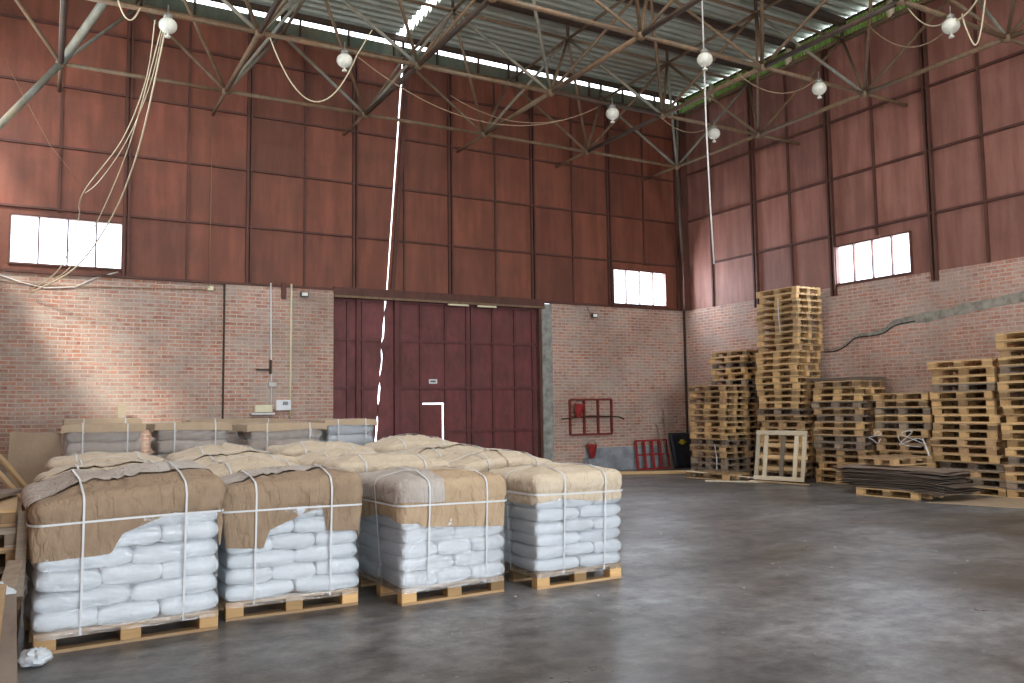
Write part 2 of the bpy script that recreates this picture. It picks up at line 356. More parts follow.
# upper fascia, roof edge
struct(MB().box((XL, D+.06, Z_TOP-.01), (W+.3, D+.1, Z_ROOF-.17)).build('trim_back_fascia', M_['tealband']))
for i in range(34):
    x = XL+.3+i*.56
    if x < W: struct(MB().box((x-.02, D+.0, Z_TOP), (x+.02, D+.06, Z_ROOF-.05)).build('trim_fascia_bracket', M_['dark'])) if i % 2 else None
m = MB(); n = 300
for i in range(n):       # ribbed green band under the right eave
    y0 = YF + (D-YF)*i/n; y1 = YF + (D-YF)*(i+.55)/n
    m.box((W-.0, y0, Z_TOP+.03), (W+.03, y1, Z_ROOF-.12))
m.box((W+.03, YF, Z_TOP+.03), (W+.05, D, Z_ROOF-.12))
struct(m.build('trim_eave_band', M_['green']))
struct(MB().box((XL, D-.06, Z_TOP-.03), (W, D+.03, Z_TOP+.02)).build('trim_top_rail', M_['rust']))
struct(MB().box((W-.04, YF, Z_TOP-.02), (W+.03, D, Z_TOP+.01)).build('trim_top_rail', M_['rust']))
struct(MB().box((W-.04, YF, Z_ROOF-.12), (W+.04, D, Z_ROOF-.08)).build('trim_eave_rail', M_['dark']))
# gold lit insulation stubs at the eave
for y in (16.05, 13.42, 10.7, 8.0):
    struct(MB().tube([(W-.10, y*K, Z_TOP+.0), (W-.12, y*K, Z_TOP+.2), (W-.08, y*K, Z_ROOF-.1)], [.07, .10, .06], 9).build('trim_eave_bracket', M_['cable'], smooth=True))
# roof: ribs run along X, a slit at x ~ 7
def roof(xa, xb, ya, yb, name='ceiling'):
    per = .25; m = MB(); amp = .045; y = ya; prof = []
    while y < yb:
        for dy, dz in ((0, -amp), (.06, -amp), (.10, amp), (.18, amp), (.22, -amp)): prof.append((y+dy, Z_ROOF+dz))
        y += per
    nx = 2; i0 = 0
    for t in (0, .02):
        for x in (xa, xb): m.v += [(x, p, q+t) for p, q in prof]
    L = len(prof)
    for k in range(L-1):
        m.f += [(k, k+1, L+k+1, L+k), (2*L+k, 3*L+k, 3*L+k+1, 2*L+k+1), (k, 2*L+k, 2*L+k+1, k+1), (L+k, L+k+1, 3*L+k+1, 3*L+k)]
    m.f += [(0, L, 3*L, 2*L), (L-1, 3*L-1, 4*L-1, 2*L-1)]
    return struct(m.build(name, M_['corr']))
SX0, SX1 = 6.83*K, 7.06*K
YR = D-.10
roof(XL-.3, SX0, YF-.3, YR); roof(SX1, W+.12, YF-.3, YR)
struct(MB().box((SX0-.04, YF, Z_ROOF+.05), (SX0-.01, D, Z_ROOF+.62)).build('trim_sun_baffle', M_['corr']))  # added above the roof out of view, keeps sun out of the slit
struct(MB().box((SX0-.02, YF, Z_ROOF+.07), (SX1+.02, 13.6, Z_ROOF+.10)).build('trim_sun_cover', M_['dark']))  # added cover over the unseen slit length, stops a sun streak
for j in range(9):       # purlins
    y = (14.72-1.385*j)*K
    struct(MB().beam((XL, y, Z_ROOF-.12), (W, y, Z_ROOF-.12), .10 if j % 2 else .16, .14).build('trim_purlin', M_['dark']))
struct(MB().beam((XL, D-.25, Z_ROOF-.13), (W, D-.25, Z_ROOF-.13), .09, .12).build('trim_purlin', M_['dark']))

# windows ------------------------------------------------------------
def window(n, quad, side):
    a, b, c, d = quad
    root = empty('window_%d' % n); struct(root)
    def bx(mb, u0, u1, z0, z1, t0, t1):
        if side == 'back': mb.box((u0, D+t0, z0), (u1, D+t1, z1))
        else: mb.box((W+t0, u0, z0), (W+t1, u1, z1))
    f = MB(); w = .035
    bx(f, a, b, c, c+w, -.03, .09); bx(f, a, b, d-w, d, -.03, .09); bx(f, a, a+w, c+w, d-w, -.03, .09); bx(f, b-w, b, c+w, d-w, -.03, .09)
    f.build('window_frame', M_['redsteel'], root)
    for k in range(1, 4):
        u = a+(b-a)*k/4; q = MB(); bx(q, u-.014, u+.014, c+w, d-w, .0, .06); q.build('mullion', M_['redsteel'], root)
    for k in range(4):
        q = MB(); u0 = a+(b-a)*k/4+.014; u1 = a+(b-a)*(k+1)/4-.014; bx(q, u0, u1, c+w, d-w, .03, .036); q.build('pane', M_['glass'], root)
window(1, w1, 'back'); window(2, w2, 'back'); window(3, w3, 'side')

# gate ---------------------------------------------------------------
gx = lambda x: x*K
GZT = wz(4.12); GY = D+.08
struct(MB().box((5.43*K, D-.09, wz(4.10)), (10.72*K, D+.12, wz(4.33))).build('trim_gate_lintel', M_['redsteel']))
struct(MB().box((5.43*K, D-.14, wz(4.10)), (10.72*K, D-.09, wz(4.15))).build('trim_gate_rail', M_['rust']))
def leaf(n, xa, xb, ribs, rails, hole=None, y=GY, col='gate'):
    root = empty('door_%d' % n); struct(root)
    q = MB()
    if hole:
        for a, b, c, d in wall_rects(xa, xb, .03, GZT, [hole]): q.box((a, y, c), (b, y+.02, d))
    else: q.box((xa, y, .03), (xb, y+.02, GZT))
    q.build('gate_sheet', M_[col], root)
    for x in ribs:
        if hole and hole[0] < x < hole[1]:
            MB().box((x-.03, y-.05, hole[3]), (x+.03, y, GZT)).build('rib', M_['gaterib'], root); continue
        MB().box((x-.03, y-.05, .03), (x+.03, y, GZT)).build('rib', M_['gaterib'], root)
    for z in rails:
        segs = [(xa, xb)]
        if hole and hole[2] < z < hole[3]: segs = [(xa, hole[0]), (hole[1], xb)]
        for a, b in segs: MB().box((a, y-.045, z-.03), (b, y-.002, z+.03)).build('rail', M_['gaterib'], root)
    return root
rails = [.12, wz(1.17), wz(2.17), wz(3.22), GZT-.04]
# outer leaf behind on the left, in two sheets beside the light crack
leaf(1, gx(5.43), gx(6.02), [gx(5.47), gx(5.80)], rails, y=GY+.05)
dl = empty('door_2'); struct(dl)
def ragged(mb, xa, xb_fn, z0, z1, y, sgn, amp, seed, steps=60):
    for i in range(steps):
        za, zb = z0+(z1-z0)*i/steps, z0+(z1-z0)*(i+1)/steps; f = lambda z: xb_fn(z)+sgn*amp*max(-.15, 1.3*noise.noise((z*2.7, seed, 0)))
        mb.quadbox([(xa, y, za), (f(za), y, za), (f(zb), y, zb), (xa, y, zb)] if sgn > 0 else [(f(za), y, za), (xa, y, za), (xa, y, zb), (f(zb), y, zb)], Vector((0, .02, 0)))
q = MB()
ragged(q, gx(5.98), lambda z: crackx(z)-.016, .03, GZT, GY, 1, .05, 2); q.build('gate_sheet', M_['gate'], dl)
for x in (6.0, 6.12): MB().box((gx(x)-.03, GY-.05, .03), (gx(x)+.03, GY, GZT)).build('rib', M_['gaterib'], dl)
for z in rails: MB().box((gx(5.98), GY-.045, z-.03), (crackx(z)-.05, GY-.002, z+.03)).build('rail', M_['gaterib'], dl)
dm = empty('door_3'); struct(dm)
q = MB(); ragged(q, gx(6.86), lambda z: crackx(z)+.016, .03, GZT, GY, -1, .05, 7); q.build('gate_sheet', M_['gate'], dm)
MB().box((gx(6.90)-.06, GY-.10, 0), (gx(6.90)+.05, GY+.03, GZT)).build('gate_post', M_['gaterib'], dm)
hole = (gx(7.53), gx(8.07), .16, wz(1.82))
lf = leaf(4, gx(6.93), gx(8.715), [gx(7.0), gx(7.49), gx(8.11), gx(8.66)], rails, hole)
leaf(5, gx(8.72), gx(10.56), [gx(8.79), gx(9.35), gx(9.95), gx(10.45)], rails)
struct(MB().box((gx(10.565), D-.08, 0), (10.635*K, D+.14, GZT)).build('trim_gate_jamb', M_['redsteel']))
# wicket door ajar
wk = empty('wicket_door', (hole[0]+.02, GY+.03, 0), math.radians(4)); wk.parent = lf
ww = hole[1]-hole[0]-.035
MB().box((0, 0, .2), (ww, .02, hole[3]-.035)).build('wicket_sheet', M_['gate'], wk)
MB().box((0, -.02, wz(.98)), (ww, 0, wz(.98)+.04)).build('wicket_rail', M_['gaterib'], wk)
# plate on the gate
tag(MB().box((gx(7.70), GY-.02, wz(2.26)), (gx(7.90), GY-.004, wz(2.36))).build('notice_plate', M_['white']), 'small white notice plate fixed on the maroon gate leaf', 'plate')
MB().box((gx(7.73), GY-.0225, wz(2.29)), (gx(7.86), GY-.0205, wz(2.33))).build('plate_print', M_['display'], bpy.data.objects['notice_plate'])
# rusty bracket pieces above the gate leaves
for a, b in ((8.1, 8.62), (8.85, 9.35)):
    struct(MB().box((gx(a), D-.16, wz(4.05)), (gx(b), D-.11, wz(4.09))).build('trim_gate_hanger', M_['cream']))

# ------------------------------------------------------------- space frame
NX = [13.95*K-2.76*K*i for i in range(6)]; NY = [16.1*K-2.79*K*j for j in range(6)]
TXs = [15.2*K-.05]+[12.54*K-2.76*K*i for i in range(5)]; TYs = [17.4*K-.05]+[14.70*K-2.79*K*j for j in range(5)]
TXs[0] = W-.12
truss = tag(empty('roof_truss', (W/2, D/2, GZ)), 'rusty tubular steel space frame spanning the hall below the corrugated roof', 'roof truss')
off = Vector((-W/2, -D/2, -GZ))
def near(a, b):
    best = 1e9; inv = False
    for t in (0, .25, .5, .75, 1):
        p = Vector(a).lerp(Vector(b), t); q = proj(p)
        if q and -120 < q[0] < 1144 and -170 < q[1] < 683: inv = True
        dd = (p-Vector((0, 0, H))).length; best = min(best, dd)
        if q and 0 < q[0] < 1024 and 0 < q[1] < 683: best -= 3
    return inv, best
chords = []; struts = []
for i, x in enumerate(NX):
    for j, y in enumerate(NY):
        if i+1 < len(NX): chords.append(((x, y, GZ), (NX[i+1], y, GZ), .040))
        if j+1 < len(NY): chords.append(((x, y, GZ), (x, NY[j+1], GZ), .048))
        for tx in TXs:
            for ty in TYs:
                if abs(tx-x) < 1.9*K and abs(ty-y) < 1.9*K: struts.append(((x, y, GZ), (tx, ty, TZ), .033))
for i, x in enumerate(TXs):
    for j, y in enumerate(TYs):
        if i+1 < len(TXs): chords.append(((x, y, TZ), (TXs[i+1], y, TZ), .034))
        if j+1 < len(TYs): chords.append(((x, y, TZ), (x, TYs[j+1], TZ), .034))
def member_set(lst, name, mats):
    L = []
    for a, b, r in lst:
        inv, dist = near(a, b)
        if inv: L.append((dist, a, b, r))
    L.sort(key=lambda t: t[0]); rest = MB()
    for k, (dist, a, b, r) in enumerate(L):
        A, B = Vector(a)+off, Vector(b)+off
        if k < 98: MB().tube([A, B], r, 8).build(name, mats[random.choice((0, 0, 0, 1))], truss, True)
        else: rest.tube([A, B], r, 6)
    if rest.v:
        o = rest.build(name, mats[0], truss, True); o['kind'] = 'stuff'
member_set(chords, 'chord', (M_['rust'], M_['dark']))
member_set(struts, 'strut', (M_['rust'], M_['teal']))
def nodeball(p, name='node', r=.085):
    o = MB().lathe(Vector(p)+off, [(r*math.sin(t*PI/8)+.002, -r*math.cos(t*PI/8)) for t in range(9)], 12).build(name, M_['rust'], truss, True)
cnt = 0
for x in NX:
    for y in NY:
        q = proj((x, y, GZ))
        if q and -60 < q[0] < 1090 and -60 < q[1] < 690: nodeball((x, y, GZ))
for x in TXs:
    for y in TYs:
        q = proj((x, y, TZ))
        if q and -60 < q[0] < 1090 and -60 < q[1] < 690:
            nodeball((x, y, TZ), 'node', .06)
            MB().tube([Vector((x, y, TZ))+off, Vector((x, y, Z_ROOF-.1))+off], .035, 8).build('roof_post', M_['dark'], truss, True)
for x in NX:             # stubs to the back wall
    MB().tube([Vector((x, NY[0], GZ))+off, Vector((x, D-.01, GZ-.02))+off], .035, 8).build('wall_stub', M_['rust'], truss, True)
for y in NY[1:4]:
    MB().tube([Vector((NX[0], y, GZ))+off, Vector((W-.01, y, GZ-.02))+off], .035, 8).build('wall_stub', M_['rust'], truss, True)
# corner brace down to the column, thick brace at the far left
MB().tube([Vector((NX[0], NY[0], GZ))+off, Vector((W-.15, D-.2, wz(5.5)))+off], .05, 10).build('brace', M_['dark'], truss, True)
MB().tube([Vector((NX[5], NY[0], GZ))+off, Vector((-1.58, 16.2, wz(5.2)))+off], .062, 10).build('brace', M_['teal'], truss, True)
MB().tube([Vector((NX[5], NY[0], GZ))+off, Vector((1.5, 14.9, TZ))+off], .075, 10).build('brace', M_['teal'], truss, True)
MB().tube([Vector((NX[5], NY[0], GZ))+off, Vector((.15, 14.9, Z_ROOF-.15))+off], .045, 10).build('brace', M_['teal'], truss, True)
MB().tube([Vector((NX[5], NY[0], GZ))+off, Vector((-1.55, 16.2, Z_ROOF-.3))+off], .035, 10).build('brace', M_['rust'], truss, True)

# lamps --------------------------------------------------------------
LZ = wz(7.52)
places = [(1.53, 13.2, 'hanging nearest the left edge above the tall wire bundle'), (4.29, 13.2, 'hanging beside the bright wall crack'), (9.81, 13.2, 'hanging above the window near the corner, low by the back wall'),
          (9.65, 10.35, 'hanging right behind the long white rope'), (12.5, 13.2, 'lowest of those near the corner'), (12.45, 10.35, 'hanging before the middle of the right wall'), (12.2, 7.6, 'nearest, with slack cables looping from it')]
lamp0 = None
for k, (x, y, w_) in enumerate(places):
    loc = (x*K, y*K, LZ)
    if lamp0 is None:
        t = empty('globe_lamp', loc); R = .135
        MB().lathe((0, 0, 0), [(R*math.sin(a*PI/12)*1.0+.003, -R*.92*math.cos(a*PI/12)) for a in range(1, 12)], 20).build('glass_globe', M_['globe'], t, True)
        MB().lathe((0, 0, .115), [(.055, 0), (.07, .02), (.06, .06), (.03, .08), (.012, .10), (.012, .22)], 14).build('cap', M_['grey'], t, True)
        MB().lathe((0, 0, -.19), [(.02, .07), (.02, .04), (.045, .02), (.045, 0)][::-1], 12).build('bottom_clip', M_['globe'], t, True)
        lamp0 = t
    else: t = dup(lamp0); t.location = loc
    tag(t, 'round white glass lamp ' + w_, 'lamp', 'globe lamps hanging from the roof frame')

# cables -------------------------------------------------------------
def cable(name, pts, r, mat, label, cat='cable', group=None):
    return tag(MB().tube(pts, r, 6).build(name, mat, smooth=True), label, cat, group)
def smoothpts(P, n=8):
    out = []; P = [Vector(p) for p in P]
    for i in range(len(P)-1):
        p0 = P[max(i-1, 0)]; p1 = P[i]; p2 = P[i+1]; p3 = P[min(i+2, len(P)-1)]
        for k in range(n):
            t = k/n; out.append(.5*((2*p1)+(-p0+p2)*t+(2*p0-5*p1+4*p2-p3)*t*t+(-p0+3*p1-3*p2+p3)*t**3))
    out.append(P[-1]); return out
YB = D-.15
anchor = on_y(158, 18, 13.6)
def hang(pix, y0=13.6, y1=YB):
    n = len(pix); return smoothpts([on_y(px, py, y0+(y1-y0)*i/(n-1)) for i, (px, py) in enumerate(pix)])
G = 'loose cables from roof to left window'
cable('hanging_cable', hang([(155, 20), (146, 80), (122, 140), (83, 193), (78, 222), (60, 268), (30, 290)]), .009, M_['cable'], 'cream cable kinked above the left window, leftmost of the bundle', group=G)
cable('hanging_cable', hang([(165, 20), (150, 85), (126, 142), (100, 180), (85, 193)]), .008, M_['cable'], 'cream cable joining the kinked one above the left window', group=G)
cable('hanging_cable', hang([(163, 22), (140, 110), (122, 165), (97, 222), (72, 265), (50, 282)]), .009, M_['cable'], 'cream cable third in the bundle, crossing the left window', group=G)
cable('hanging_cable', hang([(167, 22), (146, 120), (130, 175), (109, 222), (75, 268), (30, 293)]), .014, M_['cable'], 'thickest cream cable, rightmost of the bundle by the left window', group=G)
cable('wall_cable', [on_y(x, y, D-.03) for x, y in ((0, 275), (20, 282), (45, 288), (75, 287), (95, 278), (118, 272))], .014, M_['rope'], 'slack pale cable lying against brick under the left window')
cable('wall_cable', [on_y(x, y, D-.03) for x, y in ((0, 281), (30, 284), (90, 287), (150, 288), (208, 290))], .010, M_['cabled'], 'thin brown cable along the top of the left brick wall')
cable('thin_wire', [on_y(x, y, D-.1) for x, y in ((3, 57), (30, 108), (50, 145), (84, 188))], .006, M_['cabled'], 'thin dark wire slanting over the left sheet wall', 'wire')
cable('thin_wire', [on_y(212, 118, D-.06), on_y(211, 200, D-.06), on_y(209, 288, D-.06)], .007, M_['cabled'], 'thin vertical wire dropping to the small yellow junction box', 'wire')
cable('hanging_rope', [on_y(701, -30, 10.9), on_y(703, 30, 10.9), on_y(706, 120, 10.9), on_y(710, 200, 10.9), on_y(714, 264, 10.9)], .015, M_['rope'], 'long white rope hanging from the roof in front of the corner', 'rope')
GL = 'supply cables slung between the roof lamps'
def L(k): return Vector((places[k][0]*K, places[k][1]*K, LZ+.22))
cable('supply_cable', catenary(on_y(270, 38, 13.5), on_y(357, 55, 13.5), .95), .011, M_['cable'], 'cream cable in a deep loop left of the lamp by the wall crack', group=GL)
cable('supply_cable', catenary(on_y(357, 55, 13.5), on_y(372, 30, 13.5), .0), .011, M_['cable'], 'short cream cable rising from the lamp by the wall crack', group=GL)
cable('supply_cable', catenary(on_y(118, 0, 13.6), on_y(140, 8, 13.6), .25), .012, M_['cable'], 'short cream loop at the top left corner of the roof frame', group=GL)
cable('supply_cable', catenary(on_y(358, 57, 13.6), on_y(598, 107, 13.6), .75), .010, M_['cabled'], 'long slack brown cable before the back wall between two lamps', group=GL)
cable('supply_cable', catenary(on_y(450, 95, 15), on_y(598, 107, 13.6), .45), .009, M_['cabled'], 'shorter brown cable ending at the lamp above the right window', group=GL)
cable('supply_cable', catenary(on_y(662, 118, 13.6), L(4), .25), .009, M_['cabled'], 'brown cable reaching the lamp nearest the corner', group=GL)
cable('supply_cable', catenary(on_y(736, 72, 10.7), L(5), .35), .010, M_['cabled'], 'brown cable running to the lamp before the right wall', group=GL)
cable('supply_cable', catenary(on_x(868, 25, 13.0), on_x(947, 30, 12.7), .35), .011, M_['cabled'], 'brown cable in a loop left of the nearest lamp', group=GL)
cable('supply_cable', catenary(on_x(908, 8, 13.0), on_x(950, 18, 12.7), .22), .011, M_['cable'], 'short cream loop entering the nearest lamp from the left', group=GL)
cable('supply_cable', smoothpts([on_x(955, 22, 12.6), on_x(968, 12, 12.5), on_x(979, -5, 12.4), on_x(982, -30, 12.4)]), .014, M_['cable'], 'cream cable rising right of the nearest lamp', group=GL)
cable('supply_cable', smoothpts([on_x(962, 14, 12.6), on_x(966, 28, 12.5), on_x(975, 45, 12.5), on_x(981, 30, 12.5), on_x(986, -10, 12.4), on_x(987, -40, 12.4)]), .013, M_['cable'], 'cream cable in a narrow hook right of the nearest lamp', group=GL)

# ------------------------------------------------------------- pallets
def beveled(a, b, bev=.004):
    m = MB().box(a, b).mesh(); bm = bmesh.new(); bm.from_mesh(m); bmesh.ops.bevel(bm, geom=bm.edges[:], offset=bev, segments=1, affect='EDGES'); bm.to_mesh(m); bm.free(); return m
BLK = {}
def pallet(LX=.8, LY=1.2, kind=0, name='wooden_pallet', full=True, ht=.144):
    """pallet: deck boards run along the long side (Y), cross boards, nine blocks, three bottom boards; origin = base centre"""
    root = empty(name); pm = M_['pal%d' % kind]; bm_ = M_['block%d' % kind]; s = ht/.144
    m = MB()
    for x in (-.33, -.165, 0, .165, .33):
        w = .072 if abs(x) in (.33, 0) else .05
        m.box((x*LX/.8-w, -LY/2, .122*s), (x*LX/.8+w, LY/2, .144*s))
    m.build('deck', pm, root)
    for y in (-LY/2+.07, 0, LY/2-.07): MB().box((-LX/2, y-.07, .10*s), (LX/2, y+.07, .122*s)).build('cross_board', pm, root)
    bkey = (kind, s)
    if bkey not in BLK: BLK[bkey] = beveled((-.05, -.07, .022*s), (.05, .07, .10*s)); BLK[bkey].materials.append(bm_)
    for x in (-LX/2+.05, 0, LX/2-.05):
        for y in (-LY/2+.07, 0, LY/2-.07):
            o = bpy.data.objects.new('block', BLK[bkey]); COL.objects.link(o); o.parent = root; o.location = (x, y, 0)
        MB().box((x-.05, -LY/2, 0), (x+.05, LY/2, .022*s)).build('bottom_board', pm, root)
    return root
protos = {}
def new_pallet(kind, loc, rz, label, group=None, rx=0, ry=0, **kw):
    key = (kind, tuple(sorted(kw.items())))
    if key not in protos: o = protos[key] = pallet(kind=kind, **kw)
    else: o = dup(protos[key])
    o.location = loc; o.rotation_euler = (rx, ry, rz); tag(o, label, 'pallet', group); return o
ORD = 'lowest second third fourth fifth sixth seventh eighth ninth tenth eleventh twelfth thirteenth fourteenth fifteenth sixteenth seventeenth eighteenth nineteenth twentieth twenty-first twenty-second twenty-third twenty-fourth twenty-fifth twenty-sixth twenty-seventh twenty-eighth twenty-ninth thirtieth thirty-first thirty-second'.split()
WOOD = ['pale yellow', 'tan', 'grey weathered']
def stack(x0, y0, n, desc, group, kinds, jit=.03, lean=(0, 0), z0=0, start=0, split=None, total=None):
    """x0,y0: front corner (low X, low Y)"""
    ph = .1445; jx = jy = 0
    for i in range(n):
        k = random.choices((0, 1, 2), kinds(i/n))[0]
        if split and i in split: jx, jy = split[i]
        dx = jx + random.uniform(-jit, jit); dy = jy + random.uniform(-jit, jit)
        zz = z0+i*ph
        kw = dict(LY=1.2) if random.random() > .12 else dict(LY=1.1)
        where = 'lowest' if i+start == 0 else ('topmost' if total is None and i == n-1 or total == i+start+1 else ORD[i+start]+' from the floor')
        new_pallet(k, (x0+.4+dx+lean[0]*i/n, y0+.6+dy+lean[1]*i/n, zz), random.gauss(0, .012), '%s pallet, %s in the %s' % (WOOD[k], where, desc), group, **kw)
y_ = lambda t: (6, 3, .6)
new = lambda t: (6, 2, .3)
mixd = lambda t: (2, 4, 4)
stack(14.12, 14.9, 15, 'stack nearest the hall corner', 'pallets stacked nearest the corner', lambda t: (6, 2, .4) if t > .3 else (2, 4, 3), split={13: (-.05, -.08)})
stack(14.94, 14.95, 21, 'stack behind the corner stack', 'pallets stacked behind the corner stack', lambda t: (7, 2, .2) if t > .75 else (2, 4, 3), .035)
stack(14.66, 13.08, 30, 'tallest stack', 'pallets in the tallest stack', lambda t: (8, 2, .1) if t > .35 else (3, 4, 1), .03, split={20: (.02, -.02), 9: (-.03, .03)})
stack(14.74, 11.58, 15, 'stack right of the tallest', 'pallets in the stack topped with dark boards', lambda t: (4, 3, 3), .035)
stack(14.92, 10.12, 13, 'low stack tangled with white bands', 'pallets in the low stack', lambda t: (2, 5, 2), .03, split={7: (-.05, .03), 0: (.0, .02)})
stack(14.86, 8.84, 17, 'stack behind the fibreboard pile', 'pallets behind the fibreboard pile', lambda t: (5, 3, 2), .05, split={14: (-.04, 0), 4: (-.02, .02), 0: (.02, -.10)})
stack(14.84, 7.50, 20, 'stack at the right edge', 'pallets in the stack at the right edge', lambda t: (5, 3, 1), .04, split={11: (-.03, 0)})
# dark boards on top of the fourth stack
for k in range(4):
    z =   .1445*15+.004+k*.018; o = MB().quadbox([(-.42+.02*k, -.66, 0), (.44, -.68+.02*k, 0), (.46, .62, 0.0), (-.40, .66, 0)], Vector((0, 0, .013))).build('dark_board', M_['ply'])
    o.location = (15.14+random.uniform(-.03, .03), 12.2+random.uniform(-.05, .05), z); o.rotation_euler = (0, 0, random.uniform(-.06, .06))
    tag(o, ['lowest', 'second', 'third', 'top'][k]+' of the thin dark boards lying on the stack beside the tallest', 'board', 'thin dark boards on a pallet stack')

# leaning pale pallet before the tall stack, seen from its deck side
lp = empty('leaning_pallet', (14.12, 13.25, .0))
lw, lh = 1.22, 1.12
def lpb(name, m, y0, y1, z0, z1, x0, x1): return MB().box((x0, y0, z0), (x1, y1, z1)).build(name, m, lp)
for y, w in ((-.55, .09), (-.36, .09), (.36, .09), (.56, .09)): lpb('upright_board', M_['white_wood'], y-w/2, y+w/2, .02, lh, -.03, 0)
lpb('upright_board', M_['pal2'], -.09, .0, .02, lh, -.03, 0)
lpb('top_board', M_['white_wood'], -.6, .6, lh-.1, lh, -.055, -.03)
for z in (.24, .50, .76): lpb('rail_board', M_['pal0'], -.62, .62, z, z+.085, -.002, .022)
for z in (.02,): lpb('bottom_board', M_['white_wood'], -.6, .6, z, z+.09, -.055, -.03)
lp.rotation_euler = (0, math.radians(11), math.radians(14))
tag(lp, 'pale open pallet frame leaning upright against the tallest pallet stack', 'pallet')

# flat debris on the floor along the stacks
new_pallet(1, (13.72, 14.75, .0), math.radians(8), 'worn wooden pallet lying flat on the floor before the corner stack', LY=1.2)
def plank(a, b, w, t, m, label, name='plank'):
    return tag(MB().beam(a, b, w, t).build(name, m, bevel=.004), label, 'plank')
plank((11.95, 17.15, .05), (14.4, 15.9, .05), .12, .08, M_['pal0'], 'long yellow timber beam on the floor along the back wall', 'timber_beam')
plank((13.1, 15.1, .175), (14.05, 13.9, .05), .10, .02, M_['white_wood'], 'pale plank sloping off the flat pallet toward the floor')
plank((12.95, 14.3, .012), (13.95, 13.0, .012), .09, .022, M_['white_wood'], 'pale plank flat on the floor by the corner stack')
plank((13.75, 13.75, .012), (13.95, 12.35, .012), .12, .022, M_['white_wood'], 'pale plank on the floor under the leaning pallet frame')
plank((13.65, 13.45, .035), (13.8, 12.15, .035), .07, .02, M_['pal1'], 'narrow tan lath on the floor right of the leaning pallet frame')

# fibreboard pile
base = new_pallet(0, (13.62, 9.95, 0), math.radians(4), 'light pallet carrying the pile of dark fibreboard sheets', None, LY=1.2)
def sheet(cx, cy, z, lx, ly, rz, seed, t=.007, droop=.05):
    m = MB(); nx, ny = 10, 16; rs = random.Random(seed)
    ox = rs.uniform(0, 50)
    def P(i, j):
        u, v = i/nx-.5, j/ny-.5
        x = u*lx*(1+.05*noise.noise((ox, v*3, 0))); y = v*ly*(1+.05*noise.noise((ox+9, u*3, 0)))
        zz = .014*noise.noise((x*2+ox, y*2, 0)) - droop*max(0, abs(v)-.30)**1.5*4*(1 if v < 0 else .4)
        return x, y, zz
    for s_ in (0, t):
        for i in range(nx+1):
            for j in range(ny+1):
                x, y, zz = P(i, j); m.v.append((x, y, zz+s_))
    n1 = (nx+1)*(ny+1)
    for i in range(nx):
        for j in range(ny):
            a = i*(ny+1)+j; q = (a, a+1, a+ny+2, a+ny+1); m.f.append(q); m.f.append(tuple(n1+k for k in reversed(q)))
    bd = [i*(ny+1) for i in range(nx+1)] + [nx*(ny+1)+j for j in range(1, ny+1)] + [i*(ny+1)+ny for i in range(nx-1, -1, -1)] + [j for j in range(ny-1, 0, -1)]
    for k in range(len(bd)): a, b = bd[k], bd[(k+1) % len(bd)]; m.f.append((b, a, n1+a, n1+b))
    o = m.build('fibreboard_sheet', M_['ply'], None, True); o.location = (cx, cy, z); o.rotation_euler = (0, 0, rz); return o
NS = 22; ordn = ['lowest'] + ORD[1:]
for k in range(NS):
    rs = random.Random(k+50)
    o = sheet(13.68+rs.uniform(-.07, .07), 9.98+rs.uniform(-.16, .16)-.012*(NS-k)*.6, .150+k*.0165, .85+rs.uniform(-.08, .05), 2.0+rs.uniform(-.25, .15), rs.gauss(.05, .05), k, droop=.10 if k < 15 else .03)
    tag(o, 'thin dark fibreboard sheet, %s in the floor pile before the pallets' % ('topmost' if k == NS-1 else ordn[k]+(' from below' if k else '')), 'board', 'fibreboard sheets piled before the stacks')
new_pallet(1, (14.1, 10.35, .150+NS*.0165+.025), math.radians(86), 'small worn pallet lying on top of the dark fibreboard pile', None, LY=1.0)
o = MB().quadbox([(13.0, 9.0, .006), (15.6, 8.7, .006), (15.5, 6.4, .006), (13.55, 7.4, .006)], Vector((0, 0, .006))).build('cardboard_sheet', M_['cardboard'])
tag(o, 'large tan cardboard sheet flat on the floor at the right edge', 'cardboard')
# tangled white bands on the low stack
def tangle(c, n, r, seed):
    rs = random.Random(seed); return smoothpts([(c[0]-rs.uniform(0, .08), c[1]+rs.uniform(-r, r), c[2]+rs.uniform(-r*.55, r*.45)) for _ in range(n)], 6)
cable('packing_band', tangle((14.76, 11.1, 1.02), 8, .30, 3), .008, M_['strap'], 'tangled white packing band on the left of the low stack', 'band')
cable('packing_band', tangle((14.76, 10.45, 1.0), 9, .30, 5), .008, M_['strap'], 'tangled white packing band on the right of the low stack', 'band')
cable('packing_band', [(14.74, 10.2, 1.0), (14.66, 10.05, .75), (14.62, 9.98, .60)], .016, M_['strap'], 'white band end hanging off the low stack toward its neighbour', 'band')
cable('packing_band', [(14.09, 15.2, .75), (14.05, 15.1, .45), (13.95, 15.0, .17)], .009, M_['strap'], 'thin white band hanging down the corner pallet stack', 'band')
cable('packing_band', [(14.61, 13.55, 4.1), (14.585, 13.52, 3.7), (14.60, 13.5, 3.3)], .009, M_['strap'], 'white packing band on the upper half of the tallest stack', 'band')

